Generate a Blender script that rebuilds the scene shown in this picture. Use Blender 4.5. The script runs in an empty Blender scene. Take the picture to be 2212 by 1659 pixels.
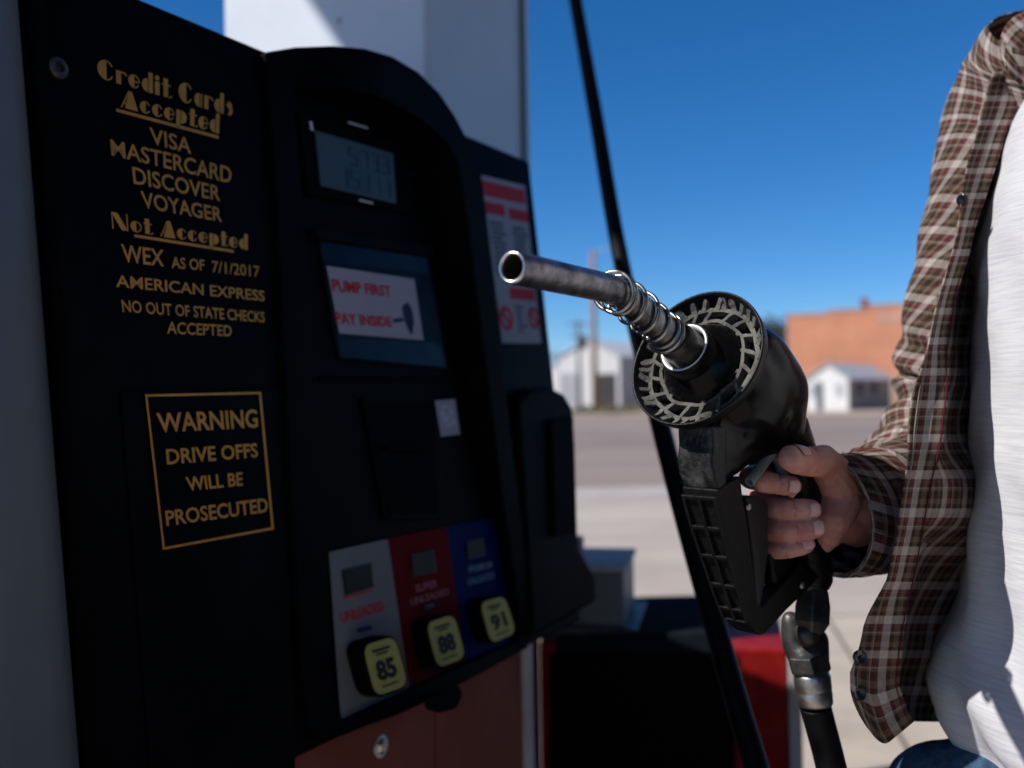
import bpy, bmesh, math, random
import numpy as np
from mathutils import Vector, Matrix, noise
random.seed(7)
C = bpy.context
scene = C.scene
COL = scene.collection
R_ = math.radians

# ------------------------------------------------------------------ camera
FPX = 2150.6            # focal length, in units of a 2212 px wide picture
CX, CY = 1106.0, 829.5
ROLL = R_(1.0)
PITCH = math.atan(23.5 / FPX)
EYE = Vector((0, 0, 1.2))
_F = Vector((0, math.cos(PITCH), math.sin(PITCH)))
_R0 = Vector((1, 0, 0)); _U0 = Vector((0, -math.sin(PITCH), math.cos(PITCH)))
_R = _R0 * math.cos(ROLL) - _U0 * math.sin(ROLL)
_U = _U0 * math.cos(ROLL) + _R0 * math.sin(ROLL)
cam = bpy.data.cameras.new('camera')
cam.sensor_width = 36.0
cam.lens = FPX / 2212 * 36.0
cam.clip_start = 0.05; cam.clip_end = 2000
cam.dof.use_dof = True
cam.dof.focus_distance = 0.76
cam.dof.aperture_fstop = 4.0
cam.dof.aperture_blades = 9
camo = bpy.data.objects.new('camera', cam); COL.objects.link(camo)
m = Matrix.Identity(4)
for i in range(3):
    m[i][0] = _R[i]; m[i][1] = _U[i]; m[i][2] = -_F[i]; m[i][3] = EYE[i]
camo.matrix_world = m
scene.camera = camo

# ------------------------------------------------------------------ light
SUN_EL = R_(43.5); SUN_ROT = R_(-108)
SUN = Vector((math.sin(SUN_ROT) * math.cos(SUN_EL), math.cos(SUN_ROT) * math.cos(SUN_EL), math.sin(SUN_EL)))
w = bpy.data.worlds.new('World'); scene.world = w; w.use_nodes = True
nt = w.node_tree
sky = nt.nodes.new('ShaderNodeTexSky'); sky.sky_type = 'NISHITA'; sky.sun_disc = False
sky.sun_elevation = SUN_EL; sky.sun_rotation = SUN_ROT
sky.altitude = 2300; sky.air_density = 1.0; sky.dust_density = 0.45; sky.ozone_density = 8
hs = nt.nodes.new('ShaderNodeHueSaturation'); hs.inputs['Saturation'].default_value = 1.2
nt.links.new(sky.outputs[0], hs.inputs['Color']); nt.links.new(hs.outputs[0], nt.nodes['Background'].inputs[0])
nt.nodes['Background'].inputs[1].default_value = 0.092
sl = bpy.data.lights.new('sun', 'SUN'); sl.energy = 4.1; sl.angle = R_(0.53); sl.color = (1, 0.955, 0.89)
so = bpy.data.objects.new('sun', sl); COL.objects.link(so)
so.rotation_euler = (-SUN).to_track_quat('-Z', 'Y').to_euler()
scene.view_settings.view_transform = 'Standard'
scene.view_settings.look = 'None'
scene.view_settings.exposure = 0.4
scene.view_settings.gamma = 1

# ------------------------------------------------------------------ helpers
def ray(x, y): return _F + _R * ((x - CX) / FPX) - _U * ((y - CY) / FPX)
def PX(x, y, dep): return EYE + ray(x, y) * dep
def on_plane(x, y, p0, n):
    r = ray(x, y); return EYE + r * ((p0 - EYE).dot(n) / r.dot(n))

def tag(o, label=None, cat=None, group=None, kind=None):
    if label: o['label'] = label
    if cat: o['category'] = cat
    if group: o['group'] = group
    if kind: o['kind'] = kind
    return o

def thing(name, loc, label, cat, group=None):
    o = bpy.data.objects.new(name, None); COL.objects.link(o)
    o.location = loc; o.empty_display_size = .1
    return tag(o, label, cat, group)

def origin_of(o):
    v = Vector((0, 0, 0))
    while o is not None:
        v += o.location; o = o.parent
    return v

def mk(name, verts, faces, mat=None, parent=None, smooth=False, loc=None, uvs=None, bevel=0, seg=2, subs=0, flat=False):
    """verts in world space -> one mesh object"""
    org = origin_of(parent) if parent is not None else (Vector(loc) if loc is not None else Vector((0, 0, 0)))
    me = bpy.data.meshes.new(name)
    me.from_pydata([tuple(Vector(v) - org) for v in verts], [], [tuple(f) for f in faces])
    me.update()
    if uvs is not None:
        l = me.uv_layers.new(name='UVMap')
        for lp in me.loops: l.data[lp.index].uv = uvs[lp.vertex_index]
    o = bpy.data.objects.new(name, me); COL.objects.link(o)
    if parent is not None: o.parent = parent
    else: o.location = org
    if mat is not None:
        for mm in (mat if isinstance(mat, (list, tuple)) else [mat]): me.materials.append(mm)
    if smooth:
        for p in me.polygons: p.use_smooth = True
    bm = bmesh.new(); bm.from_mesh(me); bmesh.ops.recalc_face_normals(bm, faces=bm.faces); bm.to_mesh(me); bm.free()
    if bevel:
        b = o.modifiers.new('bevel', 'BEVEL'); b.width = bevel; b.segments = seg; b.limit_method = 'ANGLE'; b.angle_limit = R_(35)
        b.harden_normals = False
        if flat: return o
        for p in me.polygons: p.use_smooth = True
        wn = o.modifiers.new('wn', 'WEIGHTED_NORMAL')
    if subs:
        s = o.modifiers.new('sub', 'SUBSURF'); s.levels = subs; s.render_levels = subs
    return o

class MB:
    def __init__(s): s.v = []; s.f = []
    def add(s, v, f):
        b = len(s.v); s.v += [Vector(p) for p in v]; s.f += [[i + b for i in q] for q in f]; return s
    def mk(s, name, mat, parent=None, **k): return mk(name, s.v, s.f, mat, parent, **k)

def prism(front, back):
    n = len(front)
    f = [list(range(n)), list(range(2 * n - 1, n - 1, -1))]
    for i in range(n):
        j = (i + 1) % n; f.append([i, i + n, j + n, j])
    return list(front) + list(back), f

def box(c, sx, sy, sz, ax=None):
    c = Vector(c)
    ex, ey, ez = ax if ax else (Vector((1, 0, 0)), Vector((0, 1, 0)), Vector((0, 0, 1)))
    v = [c + ex * (i * sx / 2) + ey * (j * sy / 2) + ez * (k * sz / 2) for k in (-1, 1) for j in (-1, 1) for i in (-1, 1)]
    return v, [[0, 1, 3, 2], [4, 6, 7, 5], [0, 4, 5, 1], [2, 3, 7, 6], [0, 2, 6, 4], [1, 5, 7, 3]]

def frames(pts, up=None):
    pts = [Vector(p) for p in pts]; n = len(pts); out = []
    T = []
    for i in range(n):
        t = pts[min(i + 1, n - 1)] - pts[max(i - 1, 0)]
        T.append(t.normalized())
    a = up.copy() if up is not None else (Vector((0, 0, 1)) if abs(T[0].z) < .9 else Vector((1, 0, 0)))
    x = (a - T[0] * a.dot(T[0])).normalized()
    for i in range(n):
        x = (x - T[i] * x.dot(T[i])).normalized()
        out.append((x, T[i].cross(x)))
    return pts, out

def sweep(pts, rad, seg=16, caps=True, up=None, ell=1.0):
    pts, fr = frames(pts, up); n = len(pts)
    if not hasattr(rad, '__len__'): rad = [rad] * n
    v = []; f = []
    for i in range(n):
        x, y = fr[i]
        for k in range(seg):
            a = 2 * math.pi * k / seg
            v.append(pts[i] + x * (math.cos(a) * rad[i]) + y * (math.sin(a) * rad[i] * ell))
    for i in range(n - 1):
        for k in range(seg):
            k2 = (k + 1) % seg
            f.append([i * seg + k, i * seg + k2, (i + 1) * seg + k2, (i + 1) * seg + k])
    if caps:
        f.append(list(range(seg - 1, -1, -1))); f.append([(n - 1) * seg + k for k in range(seg)])
    return v, f

def lathe(c, ax, prof, seg=48, closed=False, up=None):
    """prof: list of (s along axis, r)"""
    ax = Vector(ax).normalized(); u = up if up is not None else (Vector((0, 0, 1)) if abs(ax.z) < .9 else Vector((1, 0, 0)))
    e1 = (u - ax * u.dot(ax)).normalized(); e2 = ax.cross(e1)
    v = []; f = []
    for (s, r) in prof:
        for k in range(seg):
            a = 2 * math.pi * k / seg
            v.append(Vector(c) + ax * s + e1 * (r * math.cos(a)) + e2 * (r * math.sin(a)))
    n = len(prof)
    for i in range(n if closed else n - 1):
        j = (i + 1) % n
        for k in range(seg):
            k2 = (k + 1) % seg; f.append([i * seg + k, i * seg + k2, j * seg + k2, j * seg + k])
    return v, f

def ball(c, r, seg=14, sc=None):
    v = []; f = []; n = seg // 2
    c = Vector(c)
    for i in range(1, n):
        t = math.pi * i / n
        for k in range(seg):
            a = 2 * math.pi * k / seg
            p = Vector((math.sin(t) * math.cos(a), math.sin(t) * math.sin(a), math.cos(t))) * r
            if sc: p = Vector((p.x * sc[0], p.y * sc[1], p.z * sc[2]))
            v.append(c + p)
    for i in range(n - 2):
        for k in range(seg):
            k2 = (k + 1) % seg; f.append([i * seg + k, (i + 1) * seg + k, (i + 1) * seg + k2, i * seg + k2])
    zt = r * (sc[2] if sc else 1)
    t = len(v); v.append(c + Vector((0, 0, zt))); v.append(c - Vector((0, 0, zt)))
    for k in range(seg):
        k2 = (k + 1) % seg
        f.append([t, k, k2]); f.append([t + 1, (n - 2) * seg + k2, (n - 2) * seg + k])
    return v, f

def chain(mb, pts):
    """blob chain: list of (Vector, r): spheres joined by cones"""
    for i, (p, r) in enumerate(pts):
        mb.add(*ball(p, r))
        if i:
            q, s = pts[i - 1]
            if (p - q).length > 1e-4: mb.add(*sweep([q, p], [s * .995, r * .995], 14))

def remesh(mb, voxel, smooth=6):
    me = bpy.data.meshes.new('tmp'); me.from_pydata([tuple(v) for v in mb.v], [], mb.f); me.update()
    o = bpy.data.objects.new('tmp', me); COL.objects.link(o)
    r = o.modifiers.new('r', 'REMESH'); r.mode = 'VOXEL'; r.voxel_size = voxel
    s = o.modifiers.new('s', 'SMOOTH'); s.factor = .5; s.iterations = smooth
    dg = C.evaluated_depsgraph_get(); dg.update()
    ev = o.evaluated_get(dg); m2 = bpy.data.meshes.new_from_object(ev)
    v = [x.co.copy() for x in m2.vertices]; f = [list(p.vertices) for p in m2.polygons]
    bpy.data.objects.remove(o); bpy.data.meshes.remove(me); bpy.data.meshes.remove(m2)
    return v, f

def interp(x, tab):
    xs = [t[0] for t in tab]; ys = [t[1] for t in tab]
    return float(np.interp(x, xs, ys))

def crm(pts, n):
    """catmull-rom resample of a Vector list"""
    pts = [Vector(p) for p in pts]; out = []
    m_ = len(pts) - 1
    for i in range(n):
        t = i / (n - 1) * m_; k = min(int(t), m_ - 1); t -= k
        p0 = pts[max(k - 1, 0)]; p1 = pts[k]; p2 = pts[k + 1]; p3 = pts[min(k + 2, m_)]
        out.append(.5 * ((2 * p1) + (p2 - p0) * t + (2 * p0 - 5 * p1 + 4 * p2 - p3) * t * t + (3 * p1 - p0 - 3 * p2 + p3) * t ** 3))
    return out

def loft(rows, closed=False, flip=False):
    """rows of equally many Vectors -> verts, faces, uv in metres"""
    nr = len(rows); nc = len(rows[0]); v = []; uv = []; f = []
    vv = 0; mid = nc // 3
    for i in range(nr):
        if i: vv += (rows[i][mid] - rows[i - 1][mid]).length
        u = 0
        for k in range(nc):
            if k: u += (rows[i][k] - rows[i][k - 1]).length
            v.append(rows[i][k]); uv.append((u, vv))
    for i in range(nr - 1):
        for k in range(nc if closed else nc - 1):
            k2 = (k + 1) % nc
            f.append([i * nc + k, i * nc + k2, (i + 1) * nc + k2, (i + 1) * nc + k])
    return v, f, uv

def nz(p, s, seed=0): return noise.noise(Vector((p[0] * s + seed * 7.3, p[1] * s - seed * 3.1, p[2] * s + seed)))

# ------------------------------------------------------------------ materials
def mat(name, col, rough=.6, spec=.5, metal=0, var=0, vscale=8, bump=0, bscale=60, col2=None, tex='Object', coat=0, stretch=None, detail=4, contrast=(.35, .65)):
    m = bpy.data.materials.new(name); m.use_nodes = True
    n = m.node_tree.nodes; l = m.node_tree.links; b = n['Principled BSDF']
    b.inputs['Base Color'].default_value = (*col, 1); b.inputs['Roughness'].default_value = rough
    b.inputs['Metallic'].default_value = metal; b.inputs['Specular IOR Level'].default_value = spec
    if coat: b.inputs['Coat Weight'].default_value = coat; b.inputs['Coat Roughness'].default_value = .1
    tc = n.new('ShaderNodeTexCoord'); out = tc.outputs[tex]
    if stretch:
        mp = n.new('ShaderNodeMapping'); mp.inputs['Scale'].default_value = stretch; l.new(out, mp.inputs[0]); out = mp.outputs[0]
    if var or col2:
        nn = n.new('ShaderNodeTexNoise'); nn.inputs['Scale'].default_value = vscale; nn.inputs['Detail'].default_value = detail
        nn.inputs['Roughness'].default_value = .65
        l.new(out, nn.inputs['Vector'])
        rp = n.new('ShaderNodeValToRGB'); rp.color_ramp.elements[0].position = contrast[0]; rp.color_ramp.elements[1].position = contrast[1]
        c2 = col2 if col2 else tuple(min(1, c * (1 + var)) for c in col)
        c1 = col if col2 else tuple(c * (1 - var) for c in col)
        rp.color_ramp.elements[0].color = (*c1, 1); rp.color_ramp.elements[1].color = (*c2, 1)
        l.new(nn.outputs['Fac'], rp.inputs[0]); l.new(rp.outputs[0], b.inputs['Base Color'])
    if bump:
        nb = n.new('ShaderNodeTexNoise'); nb.inputs['Scale'].default_value = bscale; nb.inputs['Detail'].default_value = 5
        l.new(out, nb.inputs['Vector'])
        bp = n.new('ShaderNodeBump'); bp.inputs['Strength'].default_value = bump; bp.inputs['Distance'].default_value = .002
        l.new(nb.outputs['Fac'], bp.inputs['Height']); l.new(bp.outputs[0], b.inputs['Normal'])
    return m

def plaid(name, seedshift=0.0):
    m = bpy.data.materials.new(name); m.use_nodes = True
    n = m.node_tree.nodes; l = m.node_tree.links; b = n['Principled BSDF']
    b.inputs['Roughness'].default_value = .95; b.inputs['Specular IOR Level'].default_value = .1
    b.inputs['Sheen Weight'].default_value = .0
    uvn = n.new('ShaderNodeTexCoord'); sp = n.new('ShaderNodeSeparateXYZ'); l.new(uvn.outputs['UV'], sp.inputs[0])
    stops = [(0, (.036, .021, .016)), (.15, (.125, .088, .06)), (.29, (.034, .021, .016)), (.40, (.37, .325, .30)), (.635, (.065, .036, .03)), (.70, (.22, .028, .045)), (.728, (.06, .024, .023)), (.86, (.30, .25, .22)), (.89, (.14, .10, .07)), (.96, (.036, .021, .016))]
    cols = []
    for ax, per, off in (('X', .035, .02 + seedshift), ('Y', .0325, .3)):
        mu = n.new('ShaderNodeMath'); mu.operation = 'MULTIPLY_ADD'; mu.inputs[1].default_value = 1 / per; mu.inputs[2].default_value = off
        l.new(sp.outputs[ax], mu.inputs[0])
        fr = n.new('ShaderNodeMath'); fr.operation = 'FRACT'; l.new(mu.outputs[0], fr.inputs[0])
        rp = n.new('ShaderNodeValToRGB'); cr = rp.color_ramp; cr.interpolation = 'CONSTANT'
        cr.elements[0].position = stops[0][0]; cr.elements[0].color = (*stops[0][1], 1)
        cr.elements[1].position = stops[1][0]; cr.elements[1].color = (*stops[1][1], 1)
        for p, c in stops[2:]:
            e = cr.elements.new(p); e.color = (*c, 1)
        l.new(fr.outputs[0], rp.inputs[0]); cols.append(rp.outputs[0])
    wv = n.new('ShaderNodeTexWave'); wv.wave_type = 'BANDS'; wv.bands_direction = 'DIAGONAL'; wv.inputs['Scale'].default_value = 330
    wv.inputs['Distortion'].default_value = .6
    l.new(uvn.outputs['UV'], wv.inputs['Vector'])
    mr = n.new('ShaderNodeMapRange'); mr.inputs[3].default_value = .28; mr.inputs[4].default_value = .72
    l.new(wv.outputs['Fac'], mr.inputs[0])
    mx = n.new('ShaderNodeMix'); mx.data_type = 'RGBA'
    l.new(mr.outputs[0], mx.inputs['Factor']); l.new(cols[0], mx.inputs['A']); l.new(cols[1], mx.inputs['B'])
    nn = n.new('ShaderNodeTexNoise'); nn.inputs['Scale'].default_value = 300; l.new(uvn.outputs['UV'], nn.inputs['Vector'])
    mr2 = n.new('ShaderNodeMapRange'); mr2.inputs[3].default_value = .7; mr2.inputs[4].default_value = 1.3; l.new(nn.outputs['Fac'], mr2.inputs[0])
    mv = n.new('ShaderNodeMix'); mv.data_type = 'RGBA'; mv.blend_type = 'MULTIPLY'; mv.inputs['Factor'].default_value = 1
    l.new(mx.outputs['Result'], mv.inputs['A']); l.new(mr2.outputs[0], mv.inputs['B'])
    l.new(mv.outputs['Result'], b.inputs['Base Color'])
    bp = n.new('ShaderNodeBump'); bp.inputs['Strength'].default_value = .35; bp.inputs['Distance'].default_value = .0006
    l.new(nn.outputs['Fac'], bp.inputs['Height']); l.new(bp.outputs[0], b.inputs['Normal'])
    return m

M_BLACK = mat('black_plastic', (.0025, .0027, .0036), .5, .025, var=.3, vscale=14, bump=.12, bscale=400)
M_FASC = mat('black_fascia_vinyl', (.002, .0022, .0034), .45, .025, col2=(.0075, .0078, .009), vscale=7, detail=9, contrast=(.48, .82))
M_DEEP = mat('black_recess', (.0015, .0015, .0018), .7, .04, var=.3)
M_RUB = mat('black_rubber', (.006, .006, .007), .38, .2, var=.35, vscale=30, bump=.25, bscale=220)
M_GLOSS = mat('glossy_black_vinyl', (.003, .003, .0035), .22, .16, var=.2, vscale=20, bump=.05, bscale=90)
M_SCUFF = mat('scuffed_rubber', (.010, .010, .011), .42, .32, col2=(.13, .13, .13), vscale=38, detail=8, contrast=(.46, .8), bump=.5, bscale=300)
M_GRIT = mat('gritty_black_casting', (.005, .005, .0055), .38, .22, var=.5, vscale=200, bump=.55, bscale=900)
M_DUST = mat('dusty_rubber_ribs', (.035, .034, .032), .8, .2, col2=(.17, .165, .148), vscale=42, detail=8, contrast=(.34, .70), bump=.6, bscale=350)
M_STEEL = mat('worn_steel', (.09, .09, .095), .36, .5, metal=1, col2=(.32, .31, .315), vscale=60, detail=10, contrast=(.38, .66), bump=.28, bscale=160, stretch=(1, 1, 1))
M_BRIGHT = mat('bright_aluminium', (.62, .62, .63), .28, .5, metal=1, var=.2, vscale=90, bump=.15, bscale=300)
M_WIRE = mat('spring_wire', (.36, .355, .35), .33, .5, metal=1, var=.25, vscale=120)
M_FERR = mat('grey_zinc', (.30, .29, .28), .4, .5, metal=1, col2=(.52, .5, .48), vscale=45, detail=8, bump=.2, bscale=200)
M_DKMET = mat('dark_metal', (.03, .03, .031), .42, .4, metal=.6, col2=(.09, .086, .082), vscale=50, detail=8, bump=.3, bscale=200)
M_GOLD = mat('gold_lettering', (.60, .26, .045), .45, .3, metal=.6, var=.12, vscale=40)
M_WHITE = mat('white_panel', (.17, .185, .205), .6, .06, var=.06, vscale=12)
M_RED = mat('red_panel', (.105, .0012, .004), .6, .04, var=.12, vscale=12)
M_BLUE = mat('blue_panel', (.001, .010, .10), .6, .04, var=.12, vscale=12)
M_YEL = mat('yellow_decal', (.36, .36, .09), .5, .2, var=.06, vscale=30)
M_REDTXT = mat('red_ink', (.5, .012, .03), .6, .2, var=.1)
M_INK = mat('black_ink', (.01, .01, .012), .6, .2, var=.1)
M_WTXT = mat('pale_ink', (.55, .55, .58), .6, .2, var=.1)
M_NAVY = mat('navy_ink', (.012, .02, .07), .6, .2, var=.1)
M_LCD = mat('grey_lcd', (.05, .082, .098), .3, .15, var=.1, vscale=20)
M_LCDDIG = mat('lcd_digit', (.010, .017, .022), .4, .2, var=.1)
M_POCKET = mat('blue_clear_pocket', (.004, .010, .018), .3, .05, var=.4, vscale=25, bump=.5, bscale=35)
M_PAPER = mat('white_paper', (.34, .36, .43), .6, .2, var=.05)
M_PAINTW = mat('white_painted_steel', (.62, .66, .72), .36, .35, var=.06, vscale=2.5, detail=8)
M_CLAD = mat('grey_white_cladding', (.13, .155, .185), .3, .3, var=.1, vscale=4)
M_REDLOW = mat('faded_red_steel', (.23, .068, .045), .5, .1, col2=(.17, .042, .03), vscale=6, bump=.06, bscale=40)
M_REDBOX = mat('bright_red_paint', (.20, .003, .005), .5, .1, col2=(.30, .016, .014), vscale=14, bump=.06, bscale=40)
M_TRIM = mat('grey_trim', (.42, .41, .42), .5, .35, var=.12, vscale=10)
M_BOXGR = mat('grey_box_shaded', (.16, .18, .19), .5, .3, var=.1, vscale=10)  # front colour darkened to stand in for the pump's shade
M_BOXLID = mat('grey_box_sunlit', (.50, .52, .53), .95, .05, var=.1, vscale=10)  # lighter copy for the lid, with sunlight put into its colour
M_CHROME = mat('bolt_steel', (.5, .5, .5), .3, .5, metal=1, var=.2)
M_HOSE = mat('black_hose_rubber', (.003, .003, .004), .5, .12, var=.3, vscale=40, bump=.2, bscale=200)
M_PLAID = plaid('plaid_flannel')
M_PLAID2 = plaid('plaid_flannel_sleeve', .4)
M_JEAN = mat('blue_denim', (.035, .075, .13), .9, .2, var=.35, vscale=120, bump=.5, bscale=500)
M_BTN = mat('dark_button', (.012, .012, .014), .2, .5, var=.2)
M_THREAD = mat('pale_stitching', (.20, .175, .155), .9, .1, var=.2)
M_CLIP = mat('grey_clip', (.16, .16, .165), .45, .4, var=.25, vscale=60, bump=.2, bscale=200)
M_AMBER = mat('brown_cap', (.10, .07, .045), .35, .4, var=.3, vscale=60)

def skin_mat():
    m = mat('skin', (.44, .235, .17), .5, .35, var=0, bump=0)
    n = m.node_tree.nodes; l = m.node_tree.links; b = n['Principled BSDF']
    b.inputs['Subsurface Weight'].default_value = .12; b.inputs['Subsurface Radius'].default_value = (1, .35, .2); b.inputs['Subsurface Scale'].default_value = .004
    tc = n.new('ShaderNodeTexCoord')
    n1 = n.new('ShaderNodeTexNoise'); n1.inputs['Scale'].default_value = 45; n1.inputs['Detail'].default_value = 6; l.new(tc.outputs['Object'], n1.inputs['Vector'])
    rp = n.new('ShaderNodeValToRGB'); rp.color_ramp.elements[0].position = .3; rp.color_ramp.elements[1].position = .7
    rp.color_ramp.elements[0].color = (.45, .172, .138, 1); rp.color_ramp.elements[1].color = (.58, .315, .255, 1)
    l.new(n1.outputs['Fac'], rp.inputs[0]); l.new(rp.outputs[0], b.inputs['Base Color'])
    n2 = n.new('ShaderNodeTexVoronoi'); n2.inputs['Scale'].default_value = 900; l.new(tc.outputs['Object'], n2.inputs['Vector'])
    n3 = n.new('ShaderNodeTexNoise'); n3.inputs['Scale'].default_value = 160; n3.inputs['Detail'].default_value = 5; l.new(tc.outputs['Object'], n3.inputs['Vector'])
    ad = n.new('ShaderNodeMath'); ad.operation = 'MULTIPLY_ADD'; ad.inputs[1].default_value = .35; l.new(n2.outputs['Distance'], ad.inputs[0]); l.new(n3.outputs['Fac'], ad.inputs[2])
    bp = n.new('ShaderNodeBump'); bp.inputs['Strength'].default_value = .5; bp.inputs['Distance'].default_value = .0011
    l.new(ad.outputs[0], bp.inputs['Height']); l.new(bp.outputs[0], b.inputs['Normal'])
    return m
M_SKIN = skin_mat()
M_NAIL = mat('fingernail', (.58, .33, .30), .28, .45, var=.08, vscale=100)

def tshirt_mat():
    m = mat('white_slub_jersey', (.6, .6, .62), .95, .1)
    n = m.node_tree.nodes; l = m.node_tree.links; b = n['Principled BSDF']
    tc = n.new('ShaderNodeTexCoord'); mp = n.new('ShaderNodeMapping'); mp.inputs['Scale'].default_value = (22, 420, 1)
    mp.inputs['Rotation'].default_value = (0, 0, R_(0))
    l.new(tc.outputs['UV'], mp.inputs[0])
    n1 = n.new('ShaderNodeTexNoise'); n1.inputs['Scale'].default_value = 1; n1.inputs['Detail'].default_value = 4; n1.inputs['Distortion'].default_value = .6
    l.new(mp.outputs[0], n1.inputs['Vector'])
    n2 = n.new('ShaderNodeTexNoise'); n2.inputs['Scale'].default_value = 900; l.new(tc.outputs['UV'], n2.inputs['Vector'])
    ad = n.new('ShaderNodeMath'); ad.operation = 'MULTIPLY_ADD'; ad.inputs[1].default_value = .35; l.new(n2.outputs['Fac'], ad.inputs[0]); l.new(n1.outputs['Fac'], ad.inputs[2])
    bp = n.new('ShaderNodeBump'); bp.inputs['Strength'].default_value = .24; bp.inputs['Distance'].default_value = .0012
    l.new(ad.outputs[0], bp.inputs['Height']); l.new(bp.outputs[0], b.inputs['Normal'])
    rp = n.new('ShaderNodeValToRGB'); rp.color_ramp.elements[0].position = .3; rp.color_ramp.elements[1].position = .6
    rp.color_ramp.elements[0].color = (.43, .435, .465, 1); rp.color_ramp.elements[1].color = (.53, .53, .555, 1)
    l.new(n1.outputs['Fac'], rp.inputs[0]); l.new(rp.outputs[0], b.inputs['Base Color'])
    return m
M_TEE = tshirt_mat()

def brick_mat():
    m = mat('orange_brick', (.5, .2, .1), .9, .1)
    n = m.node_tree.nodes; l = m.node_tree.links; b = n['Principled BSDF']
    tc = n.new('ShaderNodeTexCoord'); mp = n.new('ShaderNodeMapping'); mp.inputs['Rotation'].default_value = (R_(90), 0, 0)
    l.new(tc.outputs['Object'], mp.inputs[0])
    bt = n.new('ShaderNodeTexBrick'); bt.inputs['Color1'].default_value = (.74, .27, .135, 1); bt.inputs['Color2'].default_value = (.66, .23, .115, 1)
    bt.inputs['Mortar'].default_value = (.55, .36, .26, 1); bt.inputs['Scale'].default_value = 1; bt.inputs['Brick Width'].default_value = .22; bt.inputs['Row Height'].default_value = .075
    bt.inputs['Mortar Size'].default_value = .01
    l.new(mp.outputs[0], bt.inputs['Vector'])
    nn = n.new('ShaderNodeTexNoise'); nn.inputs['Scale'].default_value = .5; nn.inputs['Detail'].default_value = 5; l.new(tc.outputs['Object'], nn.inputs['Vector'])
    mr = n.new('ShaderNodeMapRange'); mr.inputs[3].default_value = .7; mr.inputs[4].default_value = 1.3; l.new(nn.outputs['Fac'], mr.inputs[0])
    mv = n.new('ShaderNodeMix'); mv.data_type = 'RGBA'; mv.blend_type = 'MULTIPLY'; mv.inputs['Factor'].default_value = 1
    l.new(bt.outputs['Color'], mv.inputs['A']); l.new(mr.outputs[0], mv.inputs['B']); l.new(mv.outputs['Result'], b.inputs['Base Color'])
    return m
M_BRICK = brick_mat()
M_TANWALL = mat('tan_stucco', (.50, .36, .25), .9, .1, var=.1, vscale=1)
M_FADED = mat('faded_white_paint', (.60, .34, .25), .9, .1, var=.15, vscale=2)
M_SIDING = mat('white_siding', (.72, .71, .68), .7, .2, var=.05, vscale=1)
M_METW = mat('white_sheet_metal', (.62, .61, .60), .5, .3, var=.06, vscale=1, stretch=(8, 8, .2))
M_METG = mat('grey_sheet_metal', (.36, .36, .38), .5, .3, var=.08, vscale=1, stretch=(8, 8, .2))
M_ROOFG = mat('grey_metal_roof', (.50, .51, .53), .5, .3, var=.06, vscale=1)
M_DARKDOOR = mat('dark_opening', (.055, .05, .048), .7, .2, var=.2, vscale=2)
M_OLDWOOD = mat('weathered_boards', (.36, .28, .22), .9, .1, var=.25, vscale=3)
M_TEAL = mat('teal_door', (.03, .055, .07), .5, .3, var=.2)
M_POLE = mat('tan_pole_wood', (.30, .17, .10), .9, .1, var=.25, vscale=3)
M_POLEG = mat('grey_pole_wood', (.17, .16, .155), .9, .1, var=.25, vscale=3)
M_BARK = mat('grey_bark', (.075, .065, .06), .9, .1, var=.3, vscale=5)
M_LEAF = mat('dark_foliage', (.05, .06, .035), .9, .1, var=.4, vscale=5)
M_SHRUB = mat('dry_shrub', (.20, .17, .09), .9, .1, var=.4, vscale=5)
M_EARTH = mat('dry_earth', (.34, .27, .20), .95, .1, var=.2, vscale=.4, bump=.3, bscale=6)
M_ROAD = mat('worn_asphalt', (.275, .218, .19), .9, .15, var=.12, vscale=.25, bump=.4, bscale=80, detail=8, stretch=(.25, 1, 1))
M_ROADD = mat('dark_asphalt', (.245, .196, .174), .9, .15, var=.12, vscale=.3, bump=.4, bscale=80)
M_CONC = mat('pale_concrete', (.42, .36, .315), .9, .15, var=.16, vscale=.8, bump=.4, bscale=50, detail=9, stretch=(.5, 1, 1))
M_CONC2 = mat('sandy_concrete', (.45, .385, .32), .9, .15, var=.18, vscale=1.4, bump=.4, bscale=50, detail=9)
M_KERB = mat('light_kerb_concrete', (.425, .385, .355), .9, .15, var=.1, vscale=2)
M_GRAVEL = mat('tan_gravel', (.42, .33, .25), .95, .1, var=.25, vscale=1.5, bump=.5, bscale=30)
M_JOINT = mat('dark_joint', (.14, .125, .12), .95, .1, var=.2)

# ------------------------------------------------------------------ setting: ground
def hy(x): return 853.0 - (x - 1106) * math.tan(ROLL)
def gp(x, y, z=0.0):
    r = ray(x, y); t = (z - EYE.z) / r.z; return EYE + r * t

def sheet(name, pts, z, m, thick=0.0):
    front = [Vector((p[0], p[1], z)) for p in pts]
    o = mk(name, front, [list(range(len(front)))], m)
    for p in o.data.polygons:
        pass
    tag(o, kind='structure'); return o
g = []
GX = [-900, -300, -100, -40, -15, 0, 15, 40, 100, 300, 900]; GY = [-300, -60, -12, 0, 12, 30, 60, 90, 140, 300, 900]
gv = [(x, y, 0) for y in GY for x in GX]; gf = [[j * 11 + i, j * 11 + i + 1, j * 11 + i + 12, j * 11 + i + 11] for j in range(10) for i in range(10)]
tag(mk('ground', gv, gf, M_EARTH), kind='structure')
sheet('concrete_forecourt', [(-30, -12), (34, -12), (34, 5.15), (-30, 5.35)], .004, M_CONC2)
sheet('concrete_apron', [(-30, 5.35), (34, 5.15), (40, 11.3), (-30, 11.6)], .008, M_CONC)
sheet('concrete_gutter', [(-30, 11.6), (40, 11.3), (40, 12.4), (-30, 12.7)], .012, M_KERB)
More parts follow.
